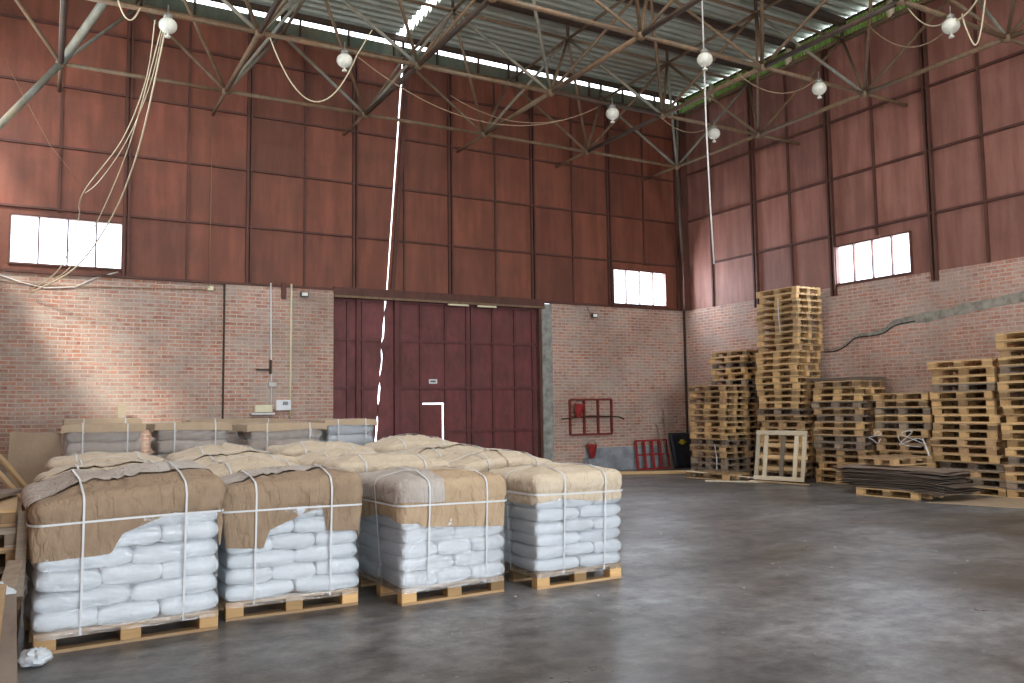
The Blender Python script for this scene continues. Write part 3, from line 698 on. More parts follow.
# ------------------------------------------------------------- things on the back wall
def wallbox(name, px0, py0, px1, py1, depth, m, label=None, cat=None, parent=None, y=None, bevel=.006):
    y = D if y is None else y
    a = on_y(px0, py1, y); b = on_y(px1, py0, y)
    o = MB().box((a.x, y-depth, a.z), (b.x, y, b.z)).build(name, m, parent, bevel=bevel)
    if label: tag(o, label, cat)
    return o
pier = D-.06
mb_ = wallbox('electric_meter_box', 275, 400, 290, 410.5, .10, M_['white'], 'white electric meter box on the brick pier', 'meter box', y=pier)
wallbox('meter_window', 283, 401.5, 288, 405, .012, M_['display'], parent=mb_, y=pier-.10, bevel=.002)
wallbox('wall_cabinet', 253.5, 405, 271, 412.5, .14, M_['cream'], 'small cream box beside the white meter box', 'box', y=pier)
wallbox('wall_ledge', 250, 413, 273, 415, .2, M_['white'], 'thin white ledge under the small cream box', 'shelf', y=pier)
wallbox('socket_box', 268, 382, 276, 387, .05, M_['grey'], 'small grey socket box on the brick pier conduit', 'socket', y=pier)
br = wallbox('wall_bracket', 269, 360, 271.5, 374, .05, M_['dark'], 'dark L shaped iron bracket on the brick pier', 'bracket', y=pier)
wallbox('bracket_arm', 256, 369, 269, 370.5, .05, M_['dark'], parent=br, y=pier, bevel=.002)
cable('conduit', [on_y(x, y, pier-.025) for x, y in ((271, 283), (271, 330), (271.5, 382), (271, 408))], .016, M_['white'], 'white conduit running down the left of the brick pier', 'conduit')
cable('conduit', [on_y(x, y, pier-.03) for x, y in ((291.5, 284), (291, 330), (290.5, 380), (290, 418))], .022, M_['cream'], 'thicker cream conduit right of the meter box', 'conduit')
wallbox('iron_plate', 281, 283, 286, 299, .06, M_['redsteel'], 'short dark red channel at the top of the brick pier', 'bracket', y=pier)
def flood(px, py, yy, label):
    c = on_y(px, py, yy); t = tag(empty('floodlight', (c.x, yy-.12, c.z)), label, 'floodlight')
    MB().box((-.09, -.03, -.055), (.09, .04, .055)).build('housing', M_['black'], t, bevel=.008)
    MB().box((-.065, -.036, -.038), (.065, -.029, .038)).build('lens', M_['warm'], t)
    MB().box((-.012, .04, -.02), (.012, .12, .02)).build('bracket', M_['black'], t)
flood(303, 295, pier, 'small black floodlight high on the brick pier')
flood(592, 316, D, 'small black floodlight high on the brick wall right of the gate')
wallbox('junction_box', 207, 286.5, 213, 290.5, .06, M_['cream'], 'small yellow junction box at the top of the left brick wall', 'box')
cable('wall_cable', [on_y(x, y, D-.02) for x, y in ((548, 303), (572, 303), (577, 306), (585, 303), (590, 313))], .012, M_['cabled'], 'short dark cable curling above the floodlight right of the gate')

# fire shield: frame with cone buckets and hook
def grid_frame(label, x0, x1, z0, z1, cols, yy, tilt, m):
    root = tag(empty('fire_shield_frame', ((x0+x1)/2, yy, z0), 0), label, 'frame'); w = .024; L_ = x1-x0; h = z1-z0
    for k in range(cols+1):
        x = -L_/2+L_*k/cols; MB().box((x-w, -.03, 0), (x+w, .03, h)).build('upright', m, root)
    for k in range(3):
        z = h*k/2; MB().box((-L_/2, -.034, z-w), (L_/2, -.0, z+w)).build('crossbar', m, root)
    root.rotation_euler = (tilt, 0, 0); return root
grid_frame('dark red grid frame fixed on brick, holding a red bucket', 11.44*K, 12.70*K, wz(1.00), wz(1.87), 3, D-.05, 0, M_['firered'])
grid_frame('bright red grid frame standing on the floor against the wall', 13.38*K, 14.42*K, .02, wz(.80), 4, D-.22, -.12, M_['firered2'])
def bucket(c, label, m, rot):
    t = tag(empty('fire_bucket', c), label, 'bucket')
    MB().lathe((0, 0, 0), [(.045, 0), (.06, .02), (.135, .33), (.145, .35), (.125, .345), (.05, .03)], 18).build('cone', m, t, True)
    MB().tube([(.13*math.cos(a), 0, .34+.10*math.sin(a)) for a in [PI*k/10 for k in range(11)]], .006, 6).build('handle', M_['dark'], t, True)
    t.rotation_euler = rot
bucket((11.55*K, D-.26, wz(1.42)), 'red cone bucket hung on the dark red wall frame', M_['firered2'], (0, .12, 0))
bucket((11.98*K, D-.2, wz(.42)), 'red cone bucket standing low below the wall frame', M_['firered2'], (0, 0, 0))
tag(MB().box((11.80*K, D-.32, 0), (12.20*K, D-.05, wz(.41))).build('sand_box', M_['cement'], bevel=.01), 'grey box against the wall under the low red bucket', 'box')
cable('hook_pole', [on_y(x, y, D-.13) for x, y in ((562, 419), (590, 416), (613, 416.5), (620, 417), (624, 419))], .02, M_['dark'], 'long dark hook pole resting across the wall frame', 'pole')
# standing dark sheet with yellow print
ds = empty('dark_bag', (14.80*K, D-.28, 0)); tag(ds, 'dark navy bag with yellow emblem standing in the hall corner', 'bag')
m = MB(); nz_ = 14; nx_ = 12
for s_ in (0, 1):
    for j in range(nz_+1):
        for i in range(nx_+1):
            u = i/nx_*2-1; v = j/nz_; th = .09*(1-abs(u)**4)*(1-(v*.9)**4)+.012
            m.v.append((u*(.30+.10*v)+.03*v, (-th if s_ == 0 else th)+.10*v+.012*noise.noise((u*3, v*4, s_)), v*(wz(.98)-.01)))
n1 = (nx_+1)*(nz_+1)
for j in range(nz_):
    for i in range(nx_):
        a = j*(nx_+1)+i; q = (a, a+1, a+nx_+2, a+nx_+1); m.f.append(q); m.f.append(tuple(n1+k for k in reversed(q)))
bd = [i for i in range(nx_+1)] + [j*(nx_+1)+nx_ for j in range(1, nz_+1)] + [nz_*(nx_+1)+i for i in range(nx_-1, -1, -1)] + [j*(nx_+1) for j in range(nz_-1, 0, -1)]
for k in range(len(bd)): a, b = bd[k], bd[(k+1) % len(bd)]; m.f.append((b, a, n1+a, n1+b))
m.build('bag_body', M_['navy'], ds, True)
m = MB()
for a in range(5): 
    t_ = a*PI/5; c_ = Vector((-.05, -.082, .70)); d_ = Vector((math.cos(t_)*.11, 0, math.sin(t_)*.075)); m.beam(c_-d_, c_+d_, .004, .028)
m.beam((-.2, -.083, .69), (.1, -.083, .70), .004, .022)
m.build('emblem', M_['yellow'], ds)
for k, (x, l, dx) in enumerate(((14.30, 1.6, .05), (14.38, 1.35, -.04), (14.22, 1.2, -.12))):
    cable('wooden_stick', [(x*K, D-.45, 0), ((x+dx)*K, D-.08, l)], .014, M_['pal2'], ['longest thin stick leaning between red frame and navy bag', 'middle thin stick leaning beside the navy bag', 'shortest thin stick leaning beside the red floor frame'][k], 'stick')
# crack with mortar repair on the right wall
cr = [(824, 352), (836, 351), (846, 346), (856, 338), (870, 336), (884, 333), (894, 326), (910, 322), (935, 318), (965, 311), (990, 306), (1024, 299), (1060, 292)]
for k in range(len(cr)-1):
    pass
P_ = smoothpts([on_x(x, y, W-.006) for x, y in cr], 4)
def strip(pts, hw, nrm, seed, t=.006):
    m = MB()
    for i, p in enumerate(pts):
        h = hw(i/(len(pts)-1))*(1+.5*noise.noise((i*.6+seed, 0, 0)))
        for s_ in (-1, 1):
            for e in (0, 1): m.v.append(tuple(Vector(p)+Vector((0, 0, s_*h))-nrm*(t*e)))
    for i in range(len(pts)-1):
        a = i*4; b = a+4
        m.f += [(a+1, a+3, b+3, b+1), (a, b, b+2, a+2), (a, a+1, b+1, b), (a+2, b+2, b+3, a+3)]
    return m
struct(strip([p+Vector((0, 0, .05)) for p in P_], lambda t: .015+.075*min(1, max(0, (t-.15)*2)), Vector((1, 0, 0)), 3).build('trim_mortar_seam', M_['mortar']))
struct(strip([p-Vector((.008, 0, 0)) for p in P_[:30]], lambda t: .013, Vector((1, 0, 0)), 9).build('trim_wall_crack', M_['crack']))

# ------------------------------------------------------------- wrapped loads
def sack_mesh(L_, Wd, Ht, seed):
    nu, nv = 16, 12; m = MB()
    def sgn(a, e): return math.copysign(abs(a)**e, a)
    for s_ in (1, -1):
        for i in range(nu+1):
            for j in range(nv+1):
                u = sgn(math.sin((i/nu-.5)*PI), .8); v = sgn(math.sin((j/nv-.5)*PI), .8)
                e = (max(0, 1-abs(u)**6))**.27*(max(0, 1-abs(v)**6))**.27
                # rounded outline
                x = u*L_/2*(1-.035*v*v); y = v*Wd/2*(1-.035*u*u)
                nn = noise.noise((x*7+seed*3.1, y*7, s_*2.)); n2 = noise.noise((x*19+seed, y*19, s_*5.))
                z = s_*Ht/2*e*(1+.12*nn) + .006*n2*e
                edge = 1-e
                y += edge*.010*noise.noise((x*12, seed, 1)); x += edge*.010*noise.noise((y*12, seed, 4))
                m.v.append((x, y, z + .008*noise.noise((x*3, y*3, seed))))
    n1 = (nu+1)*(nv+1)
    for i in range(nu):
        for j in range(nv):
            a = i*(nv+1)+j; q = (a, a+nv+1, a+nv+2, a+1); m.f.append(q); m.f.append(tuple(n1+k for k in reversed(q)))
    me = m.mesh('sack'); bm = bmesh.new(); bm.from_mesh(me); bmesh.ops.remove_doubles(bm, verts=bm.verts, dist=.0005); bmesh.ops.recalc_face_normals(bm, faces=bm.faces); bm.to_mesh(me); bm.free()
    for p in me.polygons: p.use_smooth = True
    return me

def cover_mesh(w, d, z_top, hem, strap_z, seed, bulge=.06, top_fn=None, sect=None, offs=0.0, fold=1.0, topn=9):
    """paper draped over the top; hem(side, t)->z of the lower edge. Origin at load base centre. sect=(a0,a1) limits the perimeter."""
    N = 220; m = MB(); hw, hd, rc = w/2, d/2, .055
    per = []
    # perimeter of rounded rectangle, starting at front-left, going +x
    segs = []
    def arc(cx, cy, a0, a1, n):
        for k in range(n): a = a0+(a1-a0)*k/n; segs.append((cx+rc*math.cos(a), cy+rc*math.sin(a), math.cos(a), math.sin(a)))
    def line(x0, y0, x1, y1, nx, ny, n):
        for k in range(n): segs.append((x0+(x1-x0)*k/n, y0+(y1-y0)*k/n, nx, ny))
    nL = 64; nS = 44; nA = 8
    line(-hw+rc, -hd, hw-rc, -hd, 0, -1, nL); arc(hw-rc, -hd+rc, -PI/2, 0, nA)
    line(hw, -hd+rc, hw, hd-rc, 1, 0, nS); arc(hw-rc, hd-rc, 0, PI/2, nA)
    line(hw-rc, hd, -hw+rc, hd, 0, 1, nL); arc(-hw+rc, hd-rc, PI/2, PI, nA)
    line(-hw, hd-rc, -hw, -hd+rc, -1, 0, nS); arc(-hw+rc, -hd+rc, PI, 1.5*PI, nA)
    n = len(segs); rings = []
    sh = .10
    for (x, y, nx, ny) in segs:
        t = (x+hw)/w if abs(ny) > abs(nx) else (y+hd)/d
        side = ('front' if ny < -.5 else 'back' if ny > .5 else 'right' if nx > 0 else 'left')
        hz = hem(side, t); col = []
        zt = z_top(x, y)
        ns = 12
        for k in range(ns+1):           # up the side
            z = hz+(zt-sh-hz)*k/ns
            q = noise.noise((x*9+seed, y*9, z*1.6)); q2 = noise.noise((x*24+seed+z*5, y*24, z*1.5)); q3 = abs(noise.noise((x*15+seed*2-z*4, y*15, z*1.2)))
            o_ = .026+fold*(.018*q+.011*q2-.030*q3) + offs
            if strap_z: o_ -= .018*math.exp(-((z-strap_z)/.03)**2); 
            o_ += bulge*.35*math.sin(min(1, max(0, (z-hz)/(max(.05, zt-sh-hz))))*PI*.5)
            col.append((x+nx*o_, y+ny*o_, z))
        for k in range(1, 7):           # shoulder
            a = k/6*PI/2; o_ = bulge*.35+.024+offs; q = noise.noise((x*9+seed, y*9, 7+k*.1))
            ox = nx*(o_-sh*(1-math.cos(a))+.010*q); oy = ny*(o_-sh*(1-math.cos(a))+.010*q)
            col.append((x+ox, y+oy, zt-sh+sh*math.sin(a)+.006*q))
        rings.append(col)
    nc = len(rings[0])
    # top: shrink toward centre
    for i, (x, y, nx, ny) in enumerate(segs):
        bx, by, bz = rings[i][-1]
        for k in range(1, topn+1):
            f = 1-k/topn; px, py = bx*f, by*f
            zz = z_top(px, py); e = 1-f
            lump = bulge*(1-(abs(px)/hw)**3)*(1-(abs(py)/hd)**3)*.5
            zz += lump + .030*fold*noise.noise((px*4+seed, py*4, 2)) + .020*fold*(.35-abs(noise.noise((px*9+seed, py*4, 4))))*2 + offs
            if k < 3: zz = bz+(zz-bz)*(k/3)
            rings[i].append((px, py, zz))
    nc = len(rings[0])
    i_sel = list(range(n))
    for col in rings: m.v += col
    for i in range(n):
        j = (i+1) % n
        for k in range(nc-1):
            if sect and not (sect(rings[i][k]) and sect(rings[j][k])): continue
            m.f.append((i*nc+k, j*nc+k, j*nc+k+1, i*nc+k+1))
    me = m.mesh('cover'); bm = bmesh.new(); bm.from_mesh(me); bmesh.ops.remove_doubles(bm, verts=bm.verts, dist=.0004)
    bmesh.ops.delete(bm, geom=[v for v in bm.verts if not v.link_faces], context='VERTS')
    bm.to_mesh(me); bm.free()
    for p in me.polygons: p.use_smooth = True
    return me

def ribbon(path, width_vec, name, parent, mat, t=.0025, closed=True):
    m = MB(); n = len(path); P = [Vector(p) for p in path]; wv = Vector(width_vec)
    c = sum(P, Vector())/n
    for i, p in enumerate(P):
        a = P[i-1] if (closed or i > 0) else p; b = P[(i+1) % n] if (closed or i < n-1) else p
        d = (b-a).normalized(); nr = d.cross(wv.normalized()); nr = nr if nr.dot(p-c) > 0 else -nr
        for s_, e in ((-1, 0), (1, 0), (1, 1), (-1, 1)): m.v.append(tuple(p+wv*s_*.5+nr*t*e))
    for i in range(n if closed else n-1):
        a = i*4; b = ((i+1) % n)*4
        for k in range(4): m.f.append((a+k, a+(k+1) % 4, b+(k+1) % 4, b+k))
    return m.build(name, mat, parent)
def resample(loop, step=.05):
    out = []; n = len(loop)
    for i in range(n):
        a = Vector(loop[i]); b = Vector(loop[(i+1) % n]); k = max(1, int((b-a).length/step))
        out += [a.lerp(b, j/k) for j in range(k)]
    return out

def build_load(w, d, layers, z_sack_top, z_top, hem, seed, mats, straps_x, strap_y, strap_z, flap=None, label='', film='film', lh=None, hump=None):
    root = empty('wrapped_load')
    # pallet
    pr = empty('pallet'); pr.parent = root
    m = MB(); 
    for k in range(5):
        y = -d/2+.06+(d-.12)*k/4; m.box((-w/2, y-.055, .122), (w/2, y+.055, .144))
    m.build('deck', M_['pal1'], pr)
    for x in (-w/2+.07, 0, w/2-.07):
        MB().box((x-.07, -d/2, .10), (x+.07, d/2, .122)).build('cross_board', M_['pal1'], pr)
        for y in (-d/2+.05, 0, d/2-.05):
            mb2 = bpy.data.objects.new('block', beveled((x-.07, y-.05, .022), (x+.07, y+.05, .10))); mb2.data.materials.append(M_['block0']); COL.objects.link(mb2); mb2.parent = pr
    for y in (-d/2+.05, 0, d/2-.05): MB().box((-w/2, y-.05, 0), (w/2, y+.05, .022)).build('bottom_board', M_['pal1'], pr)
    # sacks
    z0 = .146; lh = lh or (z_sack_top-z0)/layers; allv = []
    rs = random.Random(seed)
    A = [sack_mesh(w/2*1.03, d/2*1.03, lh*1.13, seed+k) for k in range(3)]; B = [sack_mesh(w/3*1.04, d/2*1.03, lh*1.13, seed+10+k) for k in range(3)]
    for me in A+B: me.materials.append(mats['sack'])
    for l in range(layers):
        z = z0+lh*(l+.5); odd = (l+seed) % 2
        nx = 3 if odd else 2
        for iy in range(2):
            for ix in range(nx):
                me = rs.choice(B if odd else A)
                x = -w/2+w*(ix+.5)/nx + rs.uniform(-.012, .012); y = -d/2+d*(iy+.5)/2 + rs.uniform(-.014, .014)
                o = bpy.data.objects.new('sack', me); COL.objects.link(o); o.parent = root
                o.location = (x, y, z); o.rotation_euler = (rs.gauss(0, .015), rs.gauss(0, .02), rs.choice((0, PI))+rs.gauss(0, .025))
                Mx = Matrix.LocRotScale(o.location, o.rotation_euler, None)
                allv += [Mx @ v.co for v in me.vertices]
    sackv = list(allv)
    zt = z_top if callable(z_top) else (lambda x, y: z_top)
    cm = cover_mesh(w+.01, d+.01, zt, hem, strap_z, seed, fold=1.0); c = link('paper_cover', cm, mats['cover'], root)
    allv += [v.co.copy() for v in cm.vertices]
    if flap:
        fm = cover_mesh(w+.01, d+.01, zt, hem, strap_z, seed, sect=flap, offs=.016); f = link('paper_flap', fm, mats['flap'], root)
        if mats['flap'] != mats['cover']: f['label'] = 'dusty grey paper sheet over the top'
        allv += [v.co.copy() for v in fm.vertices]
    for sx in straps_x:
        x = sx*w; pts = [(v.y, v.z) for v in allv if abs(v.x-x) < .05 and v.z > .12] + [(-d/2, .11), (d/2, .11)]
        h = hull2(pts); cy = 0; h = [(a*1.008, b+.004*(b > .9)) for a, b in h]
        ribbon([Vector((x, p[0], p[1])) for p in resample(h)] if False else [Vector((x, p.x, p.y)) for p in resample([Vector((a, b)) for a, b in h])], (.015, 0, 0), 'strap', root, M_['strap'])
    for sy in strap_y:
        y = sy*d; pts = [(v.x, v.z) for v in allv if abs(v.y-y) < .05 and v.z > .12] + [(-w/2, .11), (w/2, .11)]
        h = [(a*1.008, b+.007*(b > .9)) for a, b in hull2(pts)]
        ribbon([Vector((p.x, y, p.y)) for p in resample([Vector((a, b)) for a, b in h])], (0, .015, 0), 'strap', root, M_['strap'])
    if strap_z:
        h = hull2([(v.x, v.y) for v in allv if abs(v.z-strap_z) < .04]); h = [(a*1.008, b*1.008) for a, b in h]
        ribbon([Vector((p.x, p.y, strap_z+.012*math.sin(p.x*2+seed))) for p in resample([Vector((a, b)) for a, b in h])], (0, 0, .015), 'strap', root, M_['strap'])
    # stretch film shell
    N = 120; m = MB(); zs = [.10+(z_sack_top-.02-.10)*k/26 for k in range(27)]
    for z in zs:
        pts = [(v.x, v.y) for v in sackv if abs(v.z-z) < .05] or [(-w/2, -d/2), (w/2, -d/2), (w/2, d/2), (-w/2, d/2)]
        h = hull2(pts + ([(-w/2, -d/2), (w/2, -d/2), (w/2, d/2), (-w/2, d/2)] if z < .2 else []))
        for k in range(N):
            a = 2*PI*k/N; dx, dy = math.cos(a), math.sin(a); best = 1e9
            for i in range(len(h)):
                (x1, y1), (x2, y2) = h[i], h[(i+1) % len(h)]; ex, ey = x2-x1, y2-y1; den = dx*ey-dy*ex
                if abs(den) < 1e-9: continue
                tt = (x1*ey-y1*ex)/den; uu = (x1*dy-y1*dx)/den
                if tt > 0 and -1e-6 <= uu <= 1+1e-6: best = min(best, tt)
            if best > 5: best = .6
            best += .006+.005*noise.noise((dx*6, dy*6, z*14+seed))
            m.v.append((dx*best, dy*best, z))
    for j in range(len(zs)-1):
        for k in range(N): a = j*N+k; b = j*N+(k+1) % N; m.f.append((a, b, b+N, a+N))
    m.build('stretch_film', M_[film], root, True)
    return root

K1 = dict(sack=M_['sack'], cover=M_['kraft'], flap=M_['kraftd']); K2 = dict(sack=M_['sack'], cover=M_['kraft2'], flap=M_['kraft2'])
def pw(t, pts):
    for (a, za), (b, zb) in zip(pts, pts[1:]):
        if t <= b: return za+(zb-za)*max(0, (t-a))/(b-a)
    return pts[-1][1]
def hem1(s, t):
    if s == 'front': return pw(t, [(0, .64), (.38, .66), (.44, .80), (.74, .93), (.77, .90), (1, .91)])
    if s == 'left': return .62+.04*math.sin(t*9)
    return .80+.05*math.sin(t*7)
def hem2(s, t):
    if s == 'front': return pw(t, [(0, .58), (.26, .56), (.30, .70), (.62, .84), (.66, .60+.24), (.72, .84), (.735, .66), (1, .64)])
    if s == 'left': return .66+.03*math.sin(t*8)
    return .78
def hem3(s, t):
    if s == 'front': return pw(t, [(0, .70), (.15, .69), (.18, .66), (1, .60)])
    if s == 'left': return .70+.04*math.sin(t*5)
    return .7
def hem4(s, t):
    if s == 'front': return .79+.02*math.sin(t*6)
    if s == 'left': return .77
    return .8
LD = []
a1 = build_load(1.25, .97, 6, .96, lambda x, y: 1.17+.05*x/.6+.04*y/.47-.02*max(0,(-x-.35))/.25, hem1, 1, K1, (-.27, .29), (), .90, flap=lambda p: p[2] > 1.0 and (p[1] > -.30+.55*(p[0]+.6)*.35 + .05*noise.noise((p[0]*4, 0, 3))) , label='a')
a1.location = (.595, 7.37, 0); a1.rotation_euler = (0, 0, math.radians(4))
tag(a1, 'strapped pallet load of white sacks under brown paper, front row far left', 'pallet load')
a2 = build_load(1.10, .95, 6, .90, lambda x, y: 1.11+.03*x/.6, hem2, 2, K1, (-.30, .27), (), .86, flap=lambda p: p[2] > 1.0 and p[1] > -.22+.25*(p[0]+.2) + .06*noise.noise((p[0]*4, 0, 8)))
a2.location = (1.905, 7.60, 0); a2.rotation_euler = (0, 0, math.radians(-1))
tag(a2, 'strapped load of white sacks with stepped brown paper hem, second in front row', 'pallet load')
a3 = build_load(1.02, 1.05, 5, .76, lambda x, y: 1.07, hem3, 3, dict(K1, cover=mat_kraft('mid_kraft_paper', (.52, .39, .26), (.44, .32, .2))), (-.27, .30), (-.08,), .84, film='filmh', flap=lambda p: p[0] < -.12+.06*noise.noise((p[1]*5, p[2]*3, 2)) and p[2] > .86)
a3.location = (3.24, 7.40, 0); a3.rotation_euler = (0, 0, math.radians(2))
tag(a3, 'strapped load of white sacks in shiny film, third in front row', 'pallet load')
a4 = build_load(.98, .95, 6, .84, lambda x, y: 1.06+.01*x, hem4, 4, K2, (-.20, .28), (.0,), .87)
a4.location = (4.54, 7.27, 0); a4.rotation_euler = (0, 0, math.radians(1))
tag(a4, 'strapped load of bright white sacks with pale paper top, rightmost of front row', 'pallet load')
fronts = [a1, a2, a3, a4]
pale = []
# later rows show only their paper tops
for c in (a3, a4):
    pass
b_hem = lambda s, t: .82+.03*math.sin(t*8)
b1 = build_load(1.16, .98, 3, .86, lambda x, y: 1.15+.02*x, b_hem, 11, K2, (-.27, .29), (.1,), .90, lh=.24, flap=lambda p: p[2] > 1.0 and p[1] > -.1+.3*p[0])
b2 = build_load(1.08, .98, 3, .82, lambda x, y: 1.10+.05*math.cos(x*3), b_hem, 12, K2, (-.25, .3), (-.1,), .86, lh=.22, flap=lambda p: p[2] > .95 and p[0] > .05+.2*p[1])
rows = [(b1, .62, 8.72, 0, 'directly behind the far left front load'), (b2, 1.92, 8.86, PI, 'directly behind the second front load'), (b1, 3.25, 8.74, PI, 'directly behind the shiny front load'), (b2, 4.48, 8.55, 0, 'directly behind the rightmost front load'),
        (b2, .66, 10.0, 0, 'third row, far left'), (b1, 1.98, 10.1, 0, 'third row, second from left'), (b2, 3.26, 10.05, PI, 'third row, third from left'), (b1, 4.56, 9.85, 0, 'third row, rightmost'),
        (b1, .72, 11.2, PI, 'fourth row, below the far left tall load'), (b2, 2.02, 11.3, 0, 'fourth row, second from left'), (b1, 3.34, 11.3, PI, 'fourth row, third from left'), (b2, 4.66, 11.2, PI, 'fourth row, rounded hump before the gate')]
used = set()
for pr, x, y, rz, w_ in rows:
    if id(pr) in used:
        o = pr.copy(); COL.objects.link(o)
        for ch in pr.children:
            c = ch.copy(); COL.objects.link(c); c.parent = o
            for gch in ch.children: dd = gch.copy(); COL.objects.link(dd); dd.parent = c
    else: o = pr; used.add(id(pr))
    o.location = (x, y, 0); s_ = {4.66: 1.09, 3.34: 1.04, 2.02: 1.05}.get(x, 1.0); o.scale = (1, 1, s_); o.rotation_euler = (0, 0, rz+random.uniform(-.02, .02))
    tag(o, 'strapped load topped with creased pale paper, ' + w_, 'pallet load', 'paper topped loads behind the front row')

# tall back row: flat sacks under film, cardboard tray on top
def tall_load(w, d, zt, seed, sackm, film='film'):
    root = empty('tall_wrapped_load'); rs = random.Random(seed)
    pr = empty('pallet'); pr.parent = root
    MB().box((-w/2, -d/2, .10), (w/2, d/2, .144)).build('deck', M_['pal1'], pr)
    for x in (-w/2+.07, 0, w/2-.07): MB().box((x-.07, -d/2, 0), (x+.07, d/2, .10)).build('runner', M_['block0'], pr)
    lay = 7; lh = (zt-.04-.146)/lay; me = sack_mesh(w*.98, d/2*1.0, lh*1.10, seed); me.materials.append(sackm); allv = []
    for l in range(lay):
        for iy in range(2):
            o = bpy.data.objects.new('sack', me); COL.objects.link(o); o.parent = root
            o.location = (rs.uniform(-.012, .012), -d/4+iy*d/2, .146+lh*(l+.5)); o.rotation_euler = (0, 0, PI*rs.randint(0, 1)+rs.gauss(0, .012))
            Mx = Matrix.LocRotScale(o.location, o.rotation_euler, None); allv += [Mx @ v.co for v in me.vertices]
    # tray with drooping lips
    m = MB(); hw, hd = w/2+.03, d/2+.03
    def tp(u, v):
        x, y = u*hw, v*hd; return x, y, zt+.012*noise.noise((x*3+seed, y*3, 0))-.012*abs(u)**4
    nn = 16
    for i in range(nn+1):
        for j in range(nn+1): m.v.append(tp(i/nn*2-1, j/nn*2-1))
    for i in range(nn):
        for j in range(nn): a = i*(nn+1)+j; m.f.append((a, a+nn+1, a+nn+2, a+1))
    bd = [i*(nn+1) for i in range(nn+1)] + [nn*(nn+1)+j for j in range(1, nn+1)] + [i*(nn+1)+nn for i in range(nn-1, -1, -1)] + [j for j in range(nn-1, 0, -1)]
    lip = []
    for a in bd:
        x, y, z = m.v[a]; dr = .10+.035*noise.noise((x*2.5+seed, y*2.5, 5)); m.v.append((x*1.02, y*1.02, z-dr)); lip.append(len(m.v)-1)
    for k in range(len(bd)): k2 = (k+1) % len(bd); m.f.append((bd[k2], bd[k], lip[k], lip[k2]))
    me2 = m.mesh(); bm = bmesh.new(); bm.from_mesh(me2); bmesh.ops.recalc_face_normals(bm, faces=bm.faces); bmesh.ops.solidify(bm, geom=bm.faces[:], thickness=.005); bm.to_mesh(me2); bm.free()
    link('cardboard_tray', me2, M_['cardboard'], root); allv += [v.co.copy() for v in me2.vertices]
    for sx in (-.27, .30):
        h = hull2([(v.y, v.z) for v in allv if abs(v.x-sx*w) < .06] + [(-d/2, .1), (d/2, .1)])
        ribbon([Vector((sx*w, a*1.01, b+.006*(b > 1))) for a, b in h], (.017, 0, 0), 'strap', root, M_['strap'])
    m = MB(); N = 96
    zs = [.1+(zt-.09-.1)*k/20 for k in range(21)]
    for z in zs:
        for k in range(N):
            a = 2*PI*k/N; c, s_ = math.cos(a), math.sin(a); r_ = 1/max(abs(c)/(w/2+.012), abs(s_)/(d/2+.02)); r_ *= 1-.03*(min(abs(c)/(w/2), abs(s_)/(d/2))/max(abs(c)/(w/2), abs(s_)/(d/2)))**6
            r_ += .006*noise.noise((c*5, s_*5, z*9+seed)); m.v.append((c*r_, s_*r_, z))
    for j in range(20):
        for k in range(N): a = j*N+k; b = j*N+(k+1) % N; m.f.append((a, b, b+N, a+N))
    m.build('stretch_film', M_[film], root, True)
    return root
for k, (x0, x1, y, zt, sm, lab) in enumerate(((.30, 1.25, 13.0, 1.53, 'sackb', 'tall film wrapped load of grey-brown sacks with cardboard top, far left of back row'),
        (1.42, 2.38, 13.05, 1.53, 'sackb', 'tall film wrapped load, second of back row, neat flat cardboard lip'),
        (2.62, 3.72, 12.9, 1.50, 'sackb', 'tall film wrapped load, third of back row, before the meter box'),
        (3.86, 4.64, 13.2, 1.54, 'sackc', 'tall load of bluish sacks, back row beside the gate crack'))):
    t = tall_load(x1-x0, .95, zt, 30+k*3, M_[sm]); t.location = ((x0+x1)/2, y, 0); t.rotation_euler = (0, 0, (-.03, .01, .02, 0)[k]); tag(t, lab, 'pallet load', 'tall wrapped loads of the back row')
t = tall_load(1.5, .9, 1.56, 47, M_['sackb']); t.location = (2.9, 14.8, 0); tag(t, 'tall dark topped load hidden behind the third of the back row', 'pallet load', 'tall wrapped loads of the back row')
t = tall_load(1.0, .9, 1.60, 49, M_['sackb']); t.location = (.85, 14.6, 0); tag(t, 'tall load hidden behind the far left one of the back row', 'pallet load', 'tall wrapped loads of the back row')
tag(MB().box((1.30, D-.3, 0), (1.45, D-.25, wz(1.86))).build('wooden_post', M_['white_wood'], bevel=.004), 'pale wooden post standing behind the far left tall load', 'post')

# ------------------------------------------------------------- left edge clutter
o = MB().quadbox([(-.38, 12.3, .0), (.26, 12.3, .0), (.26, 12.75, 1.42), (-.33, 12.75, 1.46)], Vector((0, .02, 0))).build('leaning_fibreboard', M_['panel'])
tag(o, 'large brown fibreboard panel leaning upright at the far left', 'board')
plank((-.42, 9.3, 1.42), (.02, 9.05, .85), .07, .03, M_['pal1'], 'upper of two tan planks slanting down behind the far left load')
plank((-.42, 9.2, 1.27), (.0, 8.95, .75), .07, .03, M_['pal1'], 'lower of two tan planks slanting down behind the far left load')
for i in range(7):
    new_pallet(2 if i % 2 else 1, (-.52+random.uniform(-.03, .03), 7.75+random.uniform(-.04, .04), i*.1445), random.gauss(0, .03), '%s pallet, %s in the low left edge stack' % (WOOD[2 if i % 2 else 1], 'lowest' if i == 0 else 'topmost' if i == 6 else ORD[i]+' from the floor'), 'pallets in the low stack at the left edge')
plank((-.40, 7.3, 1.05), (-.16, 8.2, 1.05), .14, .03, M_['ply'], 'dark broken board on top of the left pallet stack')
o = plank((-.10, 6.95, .40), (-.08, 7.12, .98), .07, .03, M_['pal2'], 'narrow grey board standing against the left pallet stack')
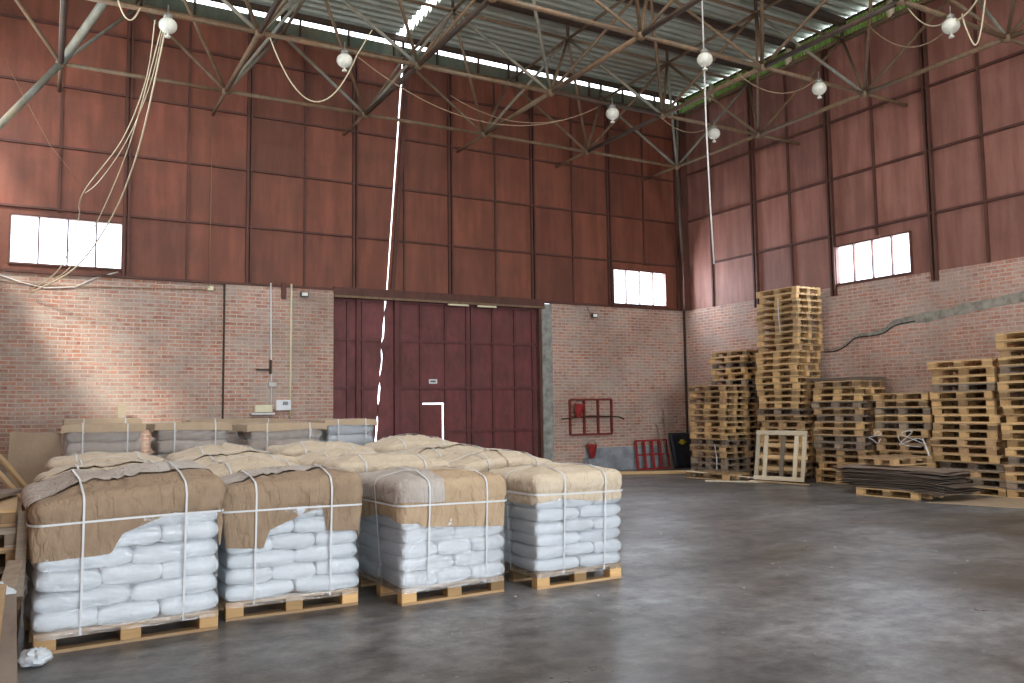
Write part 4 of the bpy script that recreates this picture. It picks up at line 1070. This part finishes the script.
plank((-.30, 6.35, .0), (-.12, 6.9, .66), .10, .03, M_['pal2'], 'grey wooden board leaning beside the far left front load')
plank((-.24, 6.0, .0), (-.20, 6.35, .60), .09, .04, M_['pal1'], 'tan plank leaning at the lower left picture corner')
plank((-.12, 5.95, .0), (-.15, 6.4, .52), .10, .03, M_['ply'], 'grey board leaning at the lower left picture corner')
def crumple(c, sx, sy, sz, seed, m, label):
    mb = MB(); n1, n2 = 22, 14
    for j in range(n2+1):
        for i in range(n1):
            a = 2*PI*i/n1; b = PI*j/n2; d_ = 1+.35*noise.noise((math.cos(a)*2+seed, math.sin(a)*2, b*2))+.15*noise.noise((math.cos(a)*6, math.sin(a)*6+seed, b*5))
            mb.v.append((c[0]+sx*d_*math.cos(a)*math.sin(b), c[1]+sy*d_*math.sin(a)*math.sin(b), max(.005, c[2]+sz*d_*math.cos(b))))
    for j in range(n2):
        for i in range(n1): p = j*n1+i; q = j*n1+(i+1) % n1; mb.f.append((p, q, q+n1, p+n1))
    return tag(mb.build('crumpled_film', m, None, False), label, 'plastic film')
crumple((-.24, 6.75, .45), .12, .16, .10, 3, M_['sack'], 'crumpled white plastic between the left boards and front load')
crumple((.02, 6.62, .05), .10, .12, .05, 8, M_['sack'], 'crumpled clear film on the floor at the far left front pallet')
for k in range(26):
    rs = random.Random(k+900); x = rs.uniform(3.2, 9); y = rs.uniform(4.5, 9)
    if 3.9 < x < 5.2 and 6.6 < y < 9.5: continue
    sz = rs.uniform(.005, .011)
    o = MB().lathe((0, 0, 0), [(sz, 0), (sz*1.2, sz*.3), (sz*.5, sz*.6)], 6).build('paper_scrap', M_['rope']); o.location = (x, y, .001)
    tag(o, 'tiny white scrap on the open grey floor', 'scrap', 'tiny white scraps on the open floor')

# ------------------------------------------------------------- light
def area(name, loc, sx, sy, rot, power, col=(1, 1, 1)):
    l = bpy.data.lights.new(name, 'AREA'); l.shape = 'RECTANGLE'; l.size = sx; l.size_y = sy; l.energy = power; l.color = col
    o = bpy.data.objects.new(name, l); COL.objects.link(o); o.location = loc; o.rotation_euler = rot; return o
area('gate_daylight', (5.75, YF+.05, 2.6), 9.3, 5.0, (PI/2, 0, 0), 1180, (.93, .97, 1.0))
area('left_opening_daylight', (XL-.2, 13.2, 7.2), 2.8, 8, (0, -PI/2, 0), 60, (.9, .95, 1))  # extra daylight through the added left opening
def wlight(q, side, p):
    a, b, c, d = q
    if side == 'back': area('window_daylight', ((a+b)/2, D+.14, (c+d)/2), b-a, d-c, (-PI/2, 0, 0), p, (.88, .94, 1))
    else: area('window_daylight', (W+.14, (a+b)/2, (c+d)/2), d-c, b-a, (0, PI/2, 0), p, (.88, .94, 1))
wlight(w1, 'back', 60); wlight(w2, 'back', 150); wlight(w3, 'side', 80)
# fill lamps added under the closed roof, above the view
for x, y, p in ((5.0, 9.0, 300), (9.2, 6.5, 170), (5.5, 2.5, 220)):
    area('roof_fill', (x, y, Z_ROOF-.2), 5, 1.4, (0, 0, 0), p, (1, .985, .96))
sun = bpy.data.lights.new('sun', 'SUN'); sun.energy = 3.6; sun.angle = .12; sun.color = (1, .93, .82)
so = bpy.data.objects.new('sun', sun); COL.objects.link(so); so.rotation_euler = Vector((1.8, 3.0, -2.85)).to_track_quat('-Z', 'Y').to_euler()
w_ = bpy.data.worlds.new('sky'); bpy.context.scene.world = w_; w_.use_nodes = True
bg = w_.node_tree.nodes['Background']; bg.inputs[0].default_value = (.86, .93, 1, 1); bg.inputs[1].default_value = 5.0
sc = bpy.context.scene
sc.view_settings.view_transform = 'Standard'; sc.view_settings.look = 'None'; sc.view_settings.gamma = 1; sc.view_settings.exposure = 0; sc.view_settings.use_curve_mapping = False
sc.cycles.use_denoising = True
